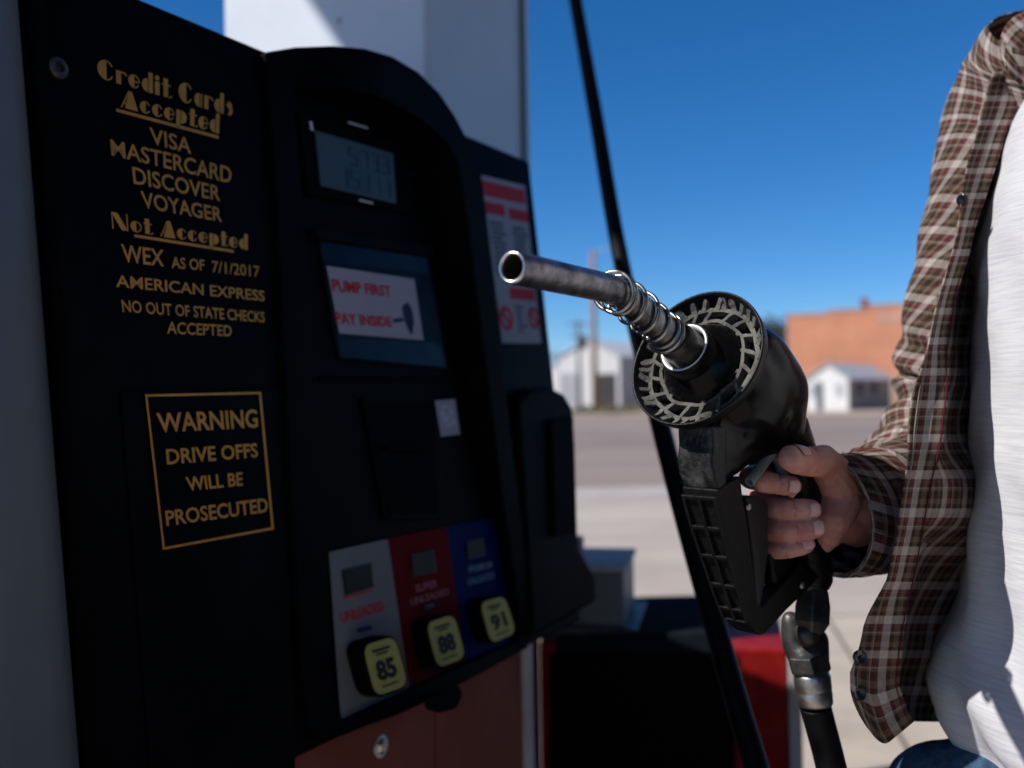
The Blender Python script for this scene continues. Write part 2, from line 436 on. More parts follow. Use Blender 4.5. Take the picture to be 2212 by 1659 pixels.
sheet('road', [(-200, 12.7), (200, 12.4), (200, 36), (16, 45.5), (4, 52), (-20, 62), (-200, 90)], .006, M_ROAD)
sheet('road_dark_lane', [(-60, 24), (80, 20), (80, 29), (20, 31), (-60, 36)], .011, M_ROADD)
sheet('road_shoulder', [(-200, 90.2), (-20, 62.2), (4, 52.2), (16, 45.7), (200, 36.2), (200, 48), (30, 49), (6, 59), (-20, 70), (-200, 100)], .016, M_GRAVEL)
jb = MB()
for (x0, y0, x1, y1) in [(-10, 8.2, 24, 8.05), (1.6, 5.3, 2.4, 11.4), (6.2, 5.3, 8.0, 11.4), (1.05, 2.0, 1.62, 5.2)]:
    a = Vector((x0, y0, .0125)); b = Vector((x1, y1, .0125)); s = Vector((b - a)).normalized().cross(Vector((0, 0, 1))) * .007
    jb.add([a - s, a + s, b + s, b - s], [[0, 1, 2, 3]])
tag(jb.mk('pavement_joint', M_JOINT), kind='structure')

# ------------------------------------------------------------------ fuel pump
_v = ray(2300, 832); PD = Vector((_v.x, _v.y, 0)).normalized()      # along the front of the pump
PN = Vector((PD.y, -PD.x, 0))                                      # out of its front
TAU = R_(6)
NT = PN * math.cos(TAU) + Vector((0, 0, math.sin(TAU)))
UT = PD.cross(NT); UT = UT if UT.z > 0 else -UT
FP0 = EYE + ray(130, 830) * .8
def FP(x, y, off=0.0): return on_plane(x, y, FP0 + NT * off, NT)
def AB(x, y, off=0.0):
    p = FP(x, y, off) - FP0; return p.dot(PD), p.dot(UT)
def Q(a, b, off=0.0): return FP0 + PD * a + UT * b + NT * off
base = Vector((FP0.x, FP0.y, 0)) + PD * .5 - PN * .2
PUMP = thing('fuel_pump', base, 'black petrol pump with gold card notices, arched display hood and three yellow octane buttons', 'fuel pump')

def slab(name, pts, o0, o1, m, parent, bevel=0, seg=2):
    fr = [FP(x, y, o1) for x, y in pts]
    v, f = prism(fr, [p - NT * (o1 - o0) for p in fr])
    return mk(name, v, f, m, parent, bevel=bevel, seg=seg)
def slab_ab(name, pts, o0, o1, m, parent, bevel=0):
    v, f = prism([Q(a, b, o1) for a, b in pts], [Q(a, b, o0) for a, b in pts])
    return mk(name, v, f, m, parent, bevel=bevel)

aL = AB(130, 830)[0]; aR = AB(1172, 600)[0]
bT = AB(440, 54)[1]; bB = AB(875, 1525)[1]
fascia = slab_ab('fascia_panel', [(aL, bB), (aR, bB), (aR, bT), (aL, bT)], -.03, 0, M_FASC, PUMP, bevel=.004)
# the case behind the fascia
top0 = Q(aL, bT, -.032); top1 = Q(aR, bT, -.032)
bot0 = Q(aL, bB, -.032); bot1 = Q(aR, bB, -.032)
dz = Vector((0, 0, -.075))
back = -PN * .95
cb = MB()
v8 = [bot0, bot1, bot1 + back, bot0 + back, top0 + dz, top1 + dz, top1 + back + dz, top0 + back + dz]
cb.add(v8, [[0, 1, 2, 3], [4, 5, 6, 7], [0, 1, 5, 4], [1, 2, 6, 5], [2, 3, 7, 6], [3, 0, 4, 7]])
cb.mk('pump_case', M_BLACK, PUMP, bevel=.006)
# lower cabinet (below the fascia) in faded red with grey corner posts
zb = Q(aL, bB).z
lf0 = Q(aL, bB, -.02); lf1 = Q(AB(1157, 1460)[0], bB, -.02)
def low(a, o, z): 
    p = Q(a, bB, o); return Vector((p.x, p.y, z))
aS = AB(1157, 1460)[0]
aSeam = AB(975, 1560)[0]
for (a0, a1) in ((aL, aSeam - .002), (aSeam + .002, aS)):
    v, f = prism([low(a0, -.018, .1), low(a1, -.018, .1), low(a1, -.018, zb - .004), low(a0, -.018, zb - .004)],
                 [low(a0, -.05, .1), low(a1, -.05, .1), low(a1, -.05, zb - .004), low(a0, -.05, zb - .004)])
    mk('lower_door', v, f, M_REDLOW, PUMP, bevel=.003)
v, f = prism([low(aS + .002, -.010, .02), low(aS + .022, -.010, .02), low(aS + .022, -.010, zb + .012), low(aS + .002, -.010, zb + .012)],
             [low(aS + .002, -.95, .02), low(aS + .022, -.95, .02), low(aS + .022, -.95, zb + .012), low(aS + .002, -.95, zb + .012)])
mk('corner_post', v, f, M_TRIM, PUMP, bevel=.003)
v, f = prism([low(aL, -.052, .02), low(aS, -.052, .02), low(aS, -.052, zb - .005), low(aL, -.052, zb - .005)],
             [low(aL, -.95, .02), low(aS, -.95, .02), low(aS, -.95, zb - .005), low(aL, -.95, zb - .005)])
mk('lower_case', v, f, M_DEEP, PUMP)
p = on_plane(822, 1612, low(0, -.018, 0), PN)
mb = MB().add(*lathe(p, PN, [(0, .0), (0, .009), (.003, .009), (.006, .006), (.006, 0)], 6)); mb.add(*lathe(p, PN, [(0, .013), (.0015, .013), (.0015, 0)], 20))
mb.mk('door_bolt', M_CHROME, PUMP, bevel=.0006)
# white cladding at the near end, with a rolled front edge
cl = []
prof = [(.0, -.006), (-.03, -.004), (-.055, -.002), (-.07, .003), (-.078, .010), (-.088, .013), (-.10, .010), (-.16, .006), (-.34, .0), (-.345, -.05), (-.345, -.95), (0, -.95)]
zt = bT + .03
fv = []
for (a, o) in prof:
    for b in (bB - .9, zt):
        if b < bB: 
            pp = Q(aL + a, bB, o); fv.append(Vector((pp.x, pp.y, .02)))
        else: fv.append(Q(aL + a, b, o))
# three levels: ground, fascia bottom, top
fv = []
n = len(prof)
for lev in range(3):
    for (a, o) in prof:
        pp = Q(aL + a - .004, bB, o)
        fv.append(Vector((pp.x, pp.y, .02)) if lev == 0 else (pp if lev == 1 else Q(aL + a - .004, zt, o)))
ff = []
for lev in range(2):
    for i in range(n):
        j = (i + 1) % n; ff.append([lev * n + i, lev * n + j, (lev + 1) * n + j, (lev + 1) * n + i])
ff.append([2 * n + i for i in range(n)])
o = mk('side_cladding', fv, ff, M_CLAD, PUMP, bevel=.003)
# raised edge bead and faint lower sub panel on the fascia
slab('fascia_edge', [(66, -40), (92, -40), (215, 1700), (190, 1700)], .0005, .006, M_DEEP, PUMP, bevel=.002)
slab('lower_sub_panel', [(262, 845), (612, 838), (640, 1700), (330, 1700)], .0005, .0022, M_FASC, PUMP, bevel=.001)
mb = MB().add(*lathe(FP(122, 148, .0005), NT, [(0, .0095), (.003, .0095), (.005, .008), (.005, .0045), (.002, .004), (.002, 0)], 28))
mb.mk('fascia_screw', M_DKMET, PUMP)

# -- lettering: text curves bent on to four corners of the panel
def text_mesh(s, bold=0.0):
    cu = bpy.data.curves.new('t', 'FONT'); cu.body = s; cu.size = 1; cu.offset = bold; cu.resolution_u = 3
    o = bpy.data.objects.new('t', cu); COL.objects.link(o)
    dg = C.evaluated_depsgraph_get(); dg.update()
    me = bpy.data.meshes.new_from_object(o.evaluated_get(dg))
    v = [(q.co.x, q.co.y) for q in me.vertices]; f = [list(p.vertices) for p in me.polygons]
    bpy.data.objects.remove(o); bpy.data.curves.remove(cu); bpy.data.meshes.remove(me)
    return v, f
def fit(v2, f2, corners, mapf, ytop=None, ybot=None):
    xs = [p[0] for p in v2]; ys = [p[1] for p in v2]
    x0, x1 = min(xs), max(xs); y0 = min(ys) if ybot is None else ybot; y1 = max(ys) if ytop is None else ytop
    TL, TR, BR, BL = [mapf(*c) for c in corners]
    out = []
    for (x, y) in v2:
        u = (x - x0) / (x1 - x0); t = (y - y0) / (y1 - y0)
        out.append((BL * (1 - u) + BR * u) * (1 - t) + (TL * (1 - u) + TR * u) * t)
    return out, f2
def letter(mb, s, corners, off, bold=.012, plane=None):
    v, f = text_mesh(s, bold)
    mb.add(*fit(v, f, corners, (lambda x, y: FP(x, y, off)) if plane is None else plane))

# deco display letters: a heavy left half and a hairline right half
def deco(s):
    V = []; Fc = []; x = 0.0
    def poly(p):
        b = len(V); V.extend(p); Fc.append(list(range(b, b + len(p))))
    def arc(cx, cy, rx, ry, a0, a1, n=10): return [(cx + rx * math.cos(R_(a0 + (a1 - a0) * i / n)), cy + ry * math.sin(R_(a0 + (a1 - a0) * i / n))) for i in range(n + 1)]
    def thin(cx, cy, rx, ry, a0, a1, t=.07):
        o = arc(cx, cy, rx, ry, a0, a1, 8); i_ = arc(cx, cy, rx - t, ry - t, a0, a1, 8)
        for k in range(8): poly([o[k], o[k + 1], i_[k + 1], i_[k]])
    def half(cx, cy, rx, ry): poly(arc(cx, cy, rx, ry, 90, 270))
    def halfr(cx, cy, rx, ry): poly(arc(cx, cy, rx, ry, -90, 90))
    def rect(a, b, c, d): poly([(a, b), (c, b), (c, d), (a, d)])
    for ch in s:
        if ch == 'C': half(x + .42, .5, .42, .5); thin(x + .40, .5, .36, .5, 30, 90); thin(x + .40, .5, .36, .5, -90, -30); x += .86
        elif ch == 'c': half(x + .30, .34, .30, .34); thin(x + .28, .34, .26, .34, 25, 90, .06); thin(x + .28, .34, .26, .34, -90, -25, .06); x += .62
        elif ch == 'e': half(x + .30, .34, .30, .34); thin(x + .28, .34, .28, .34, 0, 90, .06); rect(x + .3, .31, x + .56, .37); thin(x + .28, .34, .26, .34, -90, -25, .06); x += .66
        elif ch == 'r': rect(x, 0, x + .24, .66); thin(x + .34, .42, .2, .24, 20, 120, .08); x += .58
        elif ch == 'd': half(x + .30, .34, .30, .34); rect(x + .34, 0, x + .56, 1); x += .66
        elif ch == 'i': rect(x, 0, x + .24, .66); poly(arc(x + .12, .84, .12, .12, 0, 360, 12)[:-1]); x += .36
        elif ch == 't': rect(x + .08, .02, x + .32, .92); rect(x, .58, x + .46, .65); thin(x + .36, .14, .16, .14, -90, 0, .06); x += .54
        elif ch == 'a': half(x + .30, .34, .30, .34); rect(x + .36, 0, x + .44, .68); x += .56
        elif ch == 's': poly([(x + .05, .5), (x + .18, .68), (x + .36, .62), (x + .46, .2), (x + .3, 0), (x + .14, .04), (x + .26, .25)]); x += .56
        elif ch == 'p': rect(x, -.3, x + .22, .68); halfr(x + .26, .34, .32, .34); x += .68
        elif ch == 'o': half(x + .30, .34, .30, .34); thin(x + .28, .34, .30, .34, -90, 90, .06); x += .68
        elif ch == 'A': poly([(x + .2, 0), (x + .44, 1), (x + .58, 1), (x + .86, 0), (x + .56, 0)][:5]); poly([(x, 0), (x + .07, 0), (x + .46, 1), (x + .40, 1)]); rect(x + .1, .24, x + .4, .3); x += .94
        elif ch == 'N': poly([(x, 1), (x + .3, 1), (x + .78, 0), (x + .46, 0)]); rect(x, 0, x + .06, 1); rect(x + .74, 0, x + .80, 1); x += .92
        elif ch == ' ': x += .34
    return V, Fc
def deco_letter(mb, s, corners, off):
    v, f = deco(s); mb.add(*fit(v, f, corners, lambda x, y: FP(x, y, off), ytop=1, ybot=0))
OFT = .0012
gt = MB()
deco_letter(gt, 'Credit Cards', [(209, 124), (504, 208), (503, 252), (211, 168)], OFT)
deco_letter(gt, 'Accepted', [(259, 192), (475, 247), (473, 289), (261, 231)], OFT)
letter(gt, 'VISA', [(322, 274), (413, 300), (413, 333), (326, 311)], OFT)
letter(gt, 'MASTERCARD', [(238, 300), (500, 361), (500, 397), (241, 336)], OFT)
letter(gt, 'DISCOVER', [(285, 359), (475, 402), (476, 435), (289, 397)], OFT)
letter(gt, 'VOYAGER', [(303, 412), (478, 449), (480, 480), (308, 449)], OFT)
deco_letter(gt, 'Not Accepted', [(240, 457), (535, 506), (535, 540), (243, 494)], OFT)
letter(gt, 'WEX', [(261, 527), (354, 540), (354, 576), (266, 566)], OFT)
letter(gt, 'AS OF', [(370, 554), (441, 561), (442, 585), (371, 579)], OFT)
letter(gt, '7/1/2017', [(457, 563), (560, 575), (561, 599), (458, 588)], OFT, .006)
letter(gt, 'AMERICAN EXPRESS', [(250, 593), (571, 628), (572, 651), (251, 620)], OFT)
letter(gt, 'NO OUT OF STATE CHECKS', [(262, 647), (571, 674), (572, 697), (265, 674)], OFT)
letter(gt, 'ACCEPTED', [(361, 694), (500, 703), (501, 727), (361, 721)], OFT)
for q in ([(251, 234), (472, 293), (472, 300), (251, 241)], [(290, 506), (505, 540), (505, 546), (290, 512)]):
    gt.add([FP(x, y, OFT) for x, y in q], [[0, 1, 2, 3]])
gt.mk('card_notice_lettering', M_GOLD, fascia)
gw = MB()
OFW = .0034
letter(gw, 'WARNING', [(337, 892), (555, 884), (558, 924), (343, 935)], OFW, .02)
letter(gw, 'DRIVE OFFS', [(358, 970), (555, 957), (558, 988), (361, 1004)], OFW, .02)
letter(gw, 'WILL BE', [(400, 1031), (524, 1020), (525, 1049), (406, 1061)], OFW, .02)
letter(gw, 'PROSECUTED', [(356, 1103), (577, 1075), (580, 1106), (360, 1137)], OFW, .02)
oq = [(313.5, 852), (564, 846.4), (592, 1143.5), (352, 1188)]; iq = [(318.5, 857), (559.5, 851.3), (586.5, 1139), (356, 1182)]
for i in range(4):
    j = (i + 1) % 4
    gw.add([FP(*oq[i], OFW), FP(*oq[j], OFW), FP(*iq[j], OFW), FP(*iq[i], OFW)], [[0, 1, 2, 3]])
gw.mk('warning_notice_lettering', M_GOLD, fascia)

# -- arched hood: raised frame with an opening
outer = [(575, 112), (640, 101), (720, 98), (790, 104), (850, 122), (905, 155), (950, 200), (985, 252), (1010, 300), (1030, 350), (1050, 480), (1075, 680), (1100, 900), (1127, 1120), (1146, 1300), (1152, 1372), (1140, 1400), (1090, 1428), (1020, 1466), (940, 1508), (860, 1545), (790, 1570), (740, 1590), (700, 1600), (672, 1575), (656, 1450), (640, 1250), (625, 1000), (610, 700), (595, 400), (583, 220)]
inner = [(640, 190), (668, 187), (720, 187), (764, 191), (820, 208), (866, 232), (910, 258), (942, 284), (970, 315), (990, 352), (1010, 480), (1036, 680), (1064, 900), (1082, 1050), (1118, 1290), (1128, 1372), (1112, 1390), (1062, 1408), (1005, 1435), (940, 1465), (885, 1491), (820, 1521), (770, 1544), (738, 1558), (728, 1540), (716, 1400), (708, 1200), (696, 1000), (678, 700), (658, 450), (640, 260)]
OH = .055; OI = .0045
n = len(outer)
oh = [.012, .022, .040] + [OH] * 7 + [.050, .042, .034, .028, .024, .019, .016, .016] + [.016, .016, .016, .015, .014, .012, .009] + [.008] * 6
oh = oh[:n]
vo = [FP(x, y, h) for (x, y), h in zip(outer, oh)]; vi = [FP(x, y, h) for (x, y), h in zip(inner, oh)]
vob = [p - NT * (h - .0006) for p, h in zip(vo, oh)]; vib = [p - NT * (h - OI + .002) for p, h in zip(vi, oh)]
ff = []
for i in range(n):
    j = (i + 1) % n
    ff += [[i, j, n + j, n + i], [i, 2 * n + i, 2 * n + j, j], [n + i, n + j, 3 * n + j, 3 * n + i]]
hood = mk('arched_hood', vo + vi + vob + vib, ff, M_BLACK, PUMP, bevel=.0025, seg=3)
fr = [p - NT * (h - OI) for p, h in zip(vi, oh)]
v, f = prism(fr, [p - NT * .004 for p in fr]); inn = mk('display_panel', v, f, M_BLACK, PUMP)
mb = MB().add(*prism([FP(x, y, OH + .012) for x, y in [(915, 1512), (945, 1497), (990, 1480), (1000, 1500), (985, 1530), (950, 1540), (920, 1532)]], [FP(x, y, OH - .03) for x, y in [(915, 1512), (945, 1497), (990, 1480), (1000, 1500), (985, 1530), (950, 1540), (920, 1532)]]))
mb.mk('hood_latch', M_DEEP, PUMP, bevel=.003)
def ip(x, y, o=0.0): return FP(x, y, OI + o)
def quadslab(name, pts, o0, o1, m, parent, bevel=0): return slab(name, pts, OI + o0, OI + o1, m, parent, bevel)
def flat(mb, pts, o): mb.add([ip(x, y, o) for x, y in pts], [list(range(len(pts)))])
# display
bez = quadslab('display_bezel', [(648, 240), (884, 312), (893, 462), (668, 420)], .0003, .006, M_DEEP, PUMP, .002)
quadslab('lcd_screen', [(682, 281), (850, 331), (857, 440), (694, 401)], .0063, .0085, M_LCD, bez, .0008)
SEG = {'0': 'abcdef', '1': 'bc', '2': 'abged', '3': 'abgcd', '4': 'fgbc', '5': 'afgcd', '7': 'abc', '9': 'abfgcd'}
def seg7(ch, x, y, wd, h):
    t = .13 * wd * 1.3; out = []
    R4 = lambda a, b, c, d: [(a, b), (c, b), (c, d), (a, d)]
    P = {'a': R4(x + t * .7, y + h - t, x + wd - t * .7, y + h), 'g': R4(x + t * .7, y + h / 2 - t / 2, x + wd - t * .7, y + h / 2 + t / 2), 'd': R4(x + t * .7, y, x + wd - t * .7, y + t),
         'f': R4(x, y + h / 2, x + t, y + h), 'b': R4(x + wd - t, y + h / 2, x + wd, y + h), 'e': R4(x, y, x + t, y + h / 2), 'c': R4(x + wd - t, y, x + wd, y + h / 2)}
    return [P[c] for c in SEG[ch]]
TL, TR, BR, BL = [ip(*c, .0089) for c in [(682, 281), (850, 331), (857, 440), (694, 401)]]
def lcd(u, t): return (BL * (1 - u) + BR * u) * (1 - t) + (TL * (1 - u) + TR * u) * t
db = MB()
for row, y0 in (('5733', .54), ('15111', .10)):
    x0 = .96 - len(row) * .145
    for k, ch in enumerate(row):
        for q in seg7(ch, x0 + k * .145, y0, .11, .34): db.add([lcd(*p) for p in q], [[0, 1, 2, 3]])
db.mk('lcd_digits', M_LCDDIG, bez)
for q in ([(752, 262), (795, 275), (795, 279), (752, 266)], [(776, 430), (806, 437), (806, 441), (776, 434)], [(668, 262), (674, 262), (678, 284), (671, 280)]):
    db = MB(); flat(db, q, .0065); db.mk('display_caption', M_WTXT, bez)
# plastic pocket with paper sign
pk = quadslab('sign_pocket', [(690, 505), (925, 552), (968, 798), (735, 774)], .0004, .005, M_POCKET, PUMP, .002)
quadslab('pocket_frame', [(682, 486), (936, 528), (940, 556), (688, 516)], .0004, .012, M_BLACK, PUMP, .002)
PQ = [(706, 574), (895, 603), (915, 735), (734, 720)]
sg = quadslab('paper_sign', PQ, .0055, .0062, M_PAPER, pk)
pl = lambda x, y: ip(x, y, .0068)
lt = MB(); letter(lt, 'PUMP FIRST', [(715, 602), (842, 618), (846, 641), (719, 630)], 0, .03, pl)
lt.mk('sign_lettering', M_REDTXT, sg); lt = MB(); letter(lt, 'PAY INSIDE', [(722, 673), (844, 685), (848, 707), (727, 700)], 0, .03, pl)
lt.mk('sign_lettering', M_REDTXT, sg)
ic = MB()
for q in ([(868, 664), (880, 652), (890, 668), (895, 700), (884, 716), (874, 690)], [(848, 690), (870, 686), (873, 694), (850, 697)], [(884, 700), (893, 702), (892, 722), (886, 722)]):
    flat(ic, q, .0068)
ic.mk('sign_pictogram', M_NAVY, sg)
# thin wrinkled clear cover in front of the sign
def clear_mat():
    m = bpy.data.materials.new('clear_wrinkled_film'); m.use_nodes = True
    n = m.node_tree.nodes; l = m.node_tree.links; n.remove(n['Principled BSDF'])
    tr = n.new('ShaderNodeBsdfTransparent'); gl = n.new('ShaderNodeBsdfGlossy'); gl.inputs['Roughness'].default_value = .12
    mx = n.new('ShaderNodeMixShader'); fz = n.new('ShaderNodeFresnel'); fz.inputs[0].default_value = 1.07
    nn = n.new('ShaderNodeTexNoise'); nn.inputs['Scale'].default_value = 12; nn.inputs['Detail'].default_value = 2
    tc = n.new('ShaderNodeTexCoord'); mp = n.new('ShaderNodeMapping'); mp.inputs['Scale'].default_value = (1, 1, 3); l.new(tc.outputs['Object'], mp.inputs[0]); l.new(mp.outputs[0], nn.inputs['Vector'])
    bp = n.new('ShaderNodeBump'); bp.inputs['Strength'].default_value = .3; bp.inputs['Distance'].default_value = .006; l.new(nn.outputs['Fac'], bp.inputs['Height'])
    l.new(bp.outputs[0], gl.inputs['Normal']); l.new(bp.outputs[0], fz.inputs['Normal'])
    l.new(fz.outputs[0], mx.inputs[0]); l.new(tr.outputs[0], mx.inputs[1]); l.new(gl.outputs[0], mx.inputs[2]); l.new(mx.outputs[0], n['Material Output'].inputs[0])
    return m
M_FILM = clear_mat()
quadslab('pocket_film', [(692, 520), (924, 557), (929, 590), (698, 566)], .0075, .0079, M_FILM, pk)
quadslab('pocket_film', [(734, 730), (950, 744), (963, 790), (738, 770)], .0075, .0079, M_FILM, pk)
# card reader recess and its little sticker
rc = quadslab('card_reader', [(784, 858), (944, 857), (958, 1120), (832, 1122)], .0003, .004, M_BLACK, PUMP, .001)
quadslab('reader_recess', [(792, 868), (938, 867), (946, 1110), (840, 1112)], .0042, .0046, M_DEEP, rc)
quadslab('reader_slot', [(838, 960), (930, 958), (932, 972), (840, 974)], .0048, .012, M_DEEP, rc, .002)
st = quadslab('small_sticker', [(940, 866), (983, 862), (994, 938), (953, 943)], .0048, .0053, M_PAPER, rc)
sb = MB(); flat(sb, [(950, 878), (978, 874), (984, 920), (959, 924)], .0058)
M_STBL = mat('sticker_blue_print', (.22, .28, .42), .6, .2, col2=(.6, .62, .7), vscale=160)
sb.mk('sticker_print', M_STBL, st)
quadslab('panel_rib', [(690, 812), (1040, 815), (1043, 824), (692, 822)], .0003, .003, M_DEEP, PUMP, .001)
# grade panels
W4 = [(713, 1192), (838, 1164), (885, 1489), (739, 1554)]; R4 = [(838, 1164), (965, 1138), (1006, 1432), (885, 1489)]; B4 = [(965, 1138), (1074, 1117), (1108, 1385), (1006, 1432)]
gpan = []
for nm, q, m in (('white_grade_panel', W4, M_WHITE), ('red_grade_panel', R4, M_RED), ('blue_grade_panel', B4, M_BLUE)):
    gpan.append(quadslab(nm, q, .0004, .003, m, PUMP, .0004))
M_SCR = mat('grey_price_window', (.02, .022, .022), .4, .08, var=.2)
M_SCRF = mat('price_window_frame', (.02, .02, .022), .5, .3)
for k, (q, pq) in enumerate((([(744, 1234), (800, 1221), (805, 1266), (750, 1283)], 0), ([(891, 1199), (935, 1190), (941, 1234), (894, 1243)], 1), ([(1010, 1171), (1043, 1163), (1047, 1199), (1013, 1207)], 2))):
    cx = sum(p[0] for p in q) / 4; cy = sum(p[1] for p in q) / 4
    q2 = [(cx + (x - cx) * 1.12, cy + (y - cy) * 1.12) for x, y in q]
    fr_ = quadslab('price_window', q2, .0034, .0050, M_SCRF, gpan[k], .0006)
    quadslab('price_glass', q, .0052, .0056, M_SCR if k != 2 else M_LCDDIG, fr_) if False else None
    b_ = MB(); flat(b_, q, .0056); b_.mk('price_glass', M_SCR, gpan[k])
tx = MB(); gl_ = lambda x, y: ip(x, y, .0036)
letter(tx, 'UNLEADED', [(734, 1325), (827, 1297), (831, 1319), (738, 1347)], 0, .03, gl_)
flat(tx, [(741, 1290), (803, 1273), (804, 1277), (742, 1294)], .0036)
tx.mk('grade_lettering', M_REDTXT, gpan[0])
tx = MB(); letter(tx, 'SUPER', [(897, 1264), (943, 1252), (945, 1268), (899, 1280)], 0, .02, gl_)
letter(tx, 'UNLEADED', [(886, 1293), (968, 1270), (970, 1284), (888, 1309)], 0, .015, gl_)
M_PINK = mat('pale_pink_ink', (.36, .12, .15), .6, .2); tx.mk('grade_lettering', M_PINK, gpan[1])
tx = MB(); letter(tx, 'PREMIUM', [(1012, 1224), (1062, 1212), (1064, 1226), (1014, 1238)], 0, .015, gl_)
letter(tx, 'UNLEADED', [(1010, 1250), (1068, 1235), (1070, 1249), (1012, 1265)], 0, .015, gl_)
M_PBL = mat('pale_blue_ink', (.16, .26, .42), .6, .2); tx.mk('grade_lettering', M_PBL, gpan[2])
quadslab('indicator_slot', [(774, 1357), (803, 1350), (805, 1360), (776, 1367)], .0034, .0056, M_NAVY, gpan[0], .0015)
quadslab('indicator_slot', [(916, 1308), (939, 1301), (940, 1312), (918, 1319)], .0034, .0056, M_SCRF, gpan[1], .0015)
def rquad(q, r=.32, n=5):
    out = []
    q = [Vector((x, y)) for x, y in q]
    for i in range(4):
        p0 = q[i - 1]; p = q[i]; p1 = q[(i + 1) % 4]
        l0 = (p0 - p) * r * (.5 if i % 2 == 0 else 1); l1 = (p1 - p) * r * (1 if i % 2 == 0 else .5)
        l0 = (p0 - p) * r; l1 = (p1 - p) * r
        for k in range(n + 1):
            t = k / n; out.append(tuple((p + l0) * (1 - t) ** 2 + p * 2 * t * (1 - t) + (p + l1) * t ** 2))
    return out
OB = .026
for k, (q, s) in enumerate(([((784, 1395), (853, 1374), (882, 1480), (812, 1505)), '85'], [((921, 1346), (981, 1327), (1006, 1420), (946, 1444)), '88'], [((1037, 1302), (1090, 1287), (1115, 1366), (1062, 1391)), '91'])):
    cx = sum(p[0] for p in q) / 4; cy = sum(p[1] for p in q) / 4
    big = rquad([(cx + (x - cx) * 1.16, cy + (y - cy) * 1.12) for x, y in q], .3)
    bt = slab('grade_button', big, OI + .0034, OI + OB, M_BLACK, PUMP, .003, 3)
    dq = rquad(q, .26)
    dc = slab('octane_decal', dq, OI + OB + .0004, OI + OB + .001, M_YEL, bt)
    num = MB(); f2 = lambda x, y: FP(x, y, OI + OB + .0014)
    def bl(u, t): 
        a = [Vector(p) for p in q]
        p = (a[0] * (1 - u) + a[1] * u) * (1 - t) + (a[3] * (1 - u) + a[2] * u) * t
        return (p.x, p.y)
    v, f = text_mesh(s, .05)
    num.add(*fit(v, f, [bl(.2, .36), bl(.8, .36), bl(.8, .76), bl(.2, .76)], f2))
    for (t0, t1, u0, u1) in ((.14, .19, .22, .78), (.22, .26, .32, .68), (.85, .88, .25, .75)):
        pts = [bl(u0, t0), bl(u1, t0), bl(u1, t1), bl(u0, t1)]; num.add([f2(*p) for p in pts], [[0, 1, 2, 3]])
    num.mk('decal_numeral', M_INK, bt)

# right hand end of the fascia: hazard notice
nq = [(1040, 378), (1134, 401), (1169, 742), (1085, 741)]
hz = slab('hazard_notice', nq, .0006, .0014, M_PAPER, PUMP)
def hzq(u, t):
    a = [Vector(p) for p in nq]; p = (a[0] * (1 - u) + a[1] * u) * (1 - t) + (a[3] * (1 - u) + a[2] * u) * t; return p.x, p.y
def HQ(mb, u0, t0, u1, t1, sk=0): mb.add([FP(*hzq(u, t), .0019) for u, t in ((u0, t0), (u1, t0), (u1, t1), (u0, t1))], [[0, 1, 2, 3]])
for q in ((0, .03, .97, .12), (0, .155, .46, .225), (.55, .165, 1, .235), (.35, .66, .97, .73)):
    rb = MB(); HQ(rb, *q); rb.mk('hazard_red_band', M_REDTXT, hz)
def ring_uv(mb, u, t, ru, rt):
    for k in range(16):
        a0 = 2 * math.pi * k / 16; a1 = 2 * math.pi * (k + 1) / 16
        mb.add([FP(*hzq(u + ru * s * math.cos(a), t + rt * s * math.sin(a)), .0019) for s, a in ((1, a0), (1, a1), (.62, a1), (.62, a0))], [[0, 1, 2, 3]])
    mb.add([FP(*hzq(u + x * ru, t + y * rt), .0021) for x, y in ((-.75, -.5), (-.5, -.75), (.75, .5), (.5, .75))], [[0, 1, 2, 3]])
for q in ((.18, .85, .17, .075), (.88, .84, .14, .07)):
    rb = MB(); ring_uv(rb, *q); rb.mk('prohibition_symbol', M_REDTXT, hz)
random.seed(3)
for u0, u1, t0, t1 in ((.04, .44, .27, .60), (.56, .95, .28, .62), (.42, .7, .77, .93)):
    gb = MB(); t = t0
    while t < t1:
        HQ(gb, u0 + random.uniform(0, .05), t, u1 - random.uniform(0, .12), t + .014); t += .03
    gb.mk('hazard_small_print', M_LCDDIG, hz)

# nozzle boot: the black holster at the far end
def boot(pts, o0, o1, bev): 
    fr = [FP(x, y, o1) for x, y in pts]; return prism(fr, [p - NT * (o1 - o0) for p in fr])
mb = MB().add(*boot([(1118, 862), (1150, 838), (1188, 832), (1222, 850), (1241, 882), (1246, 960), (1252, 1178), (1290, 1245), (1292, 1300), (1240, 1330), (1150, 1380), (1146, 1300), (1132, 1080)], .001, .030, .01))
bo = mb.mk('nozzle_boot', M_BLACK, PUMP, bevel=.010, seg=3)
mb = MB().add(*boot([(1192, 905), (1240, 898), (1246, 1150), (1200, 1160)], .0305, .038, .01)); mb.mk('boot_lip', M_DEEP, bo, bevel=.003)

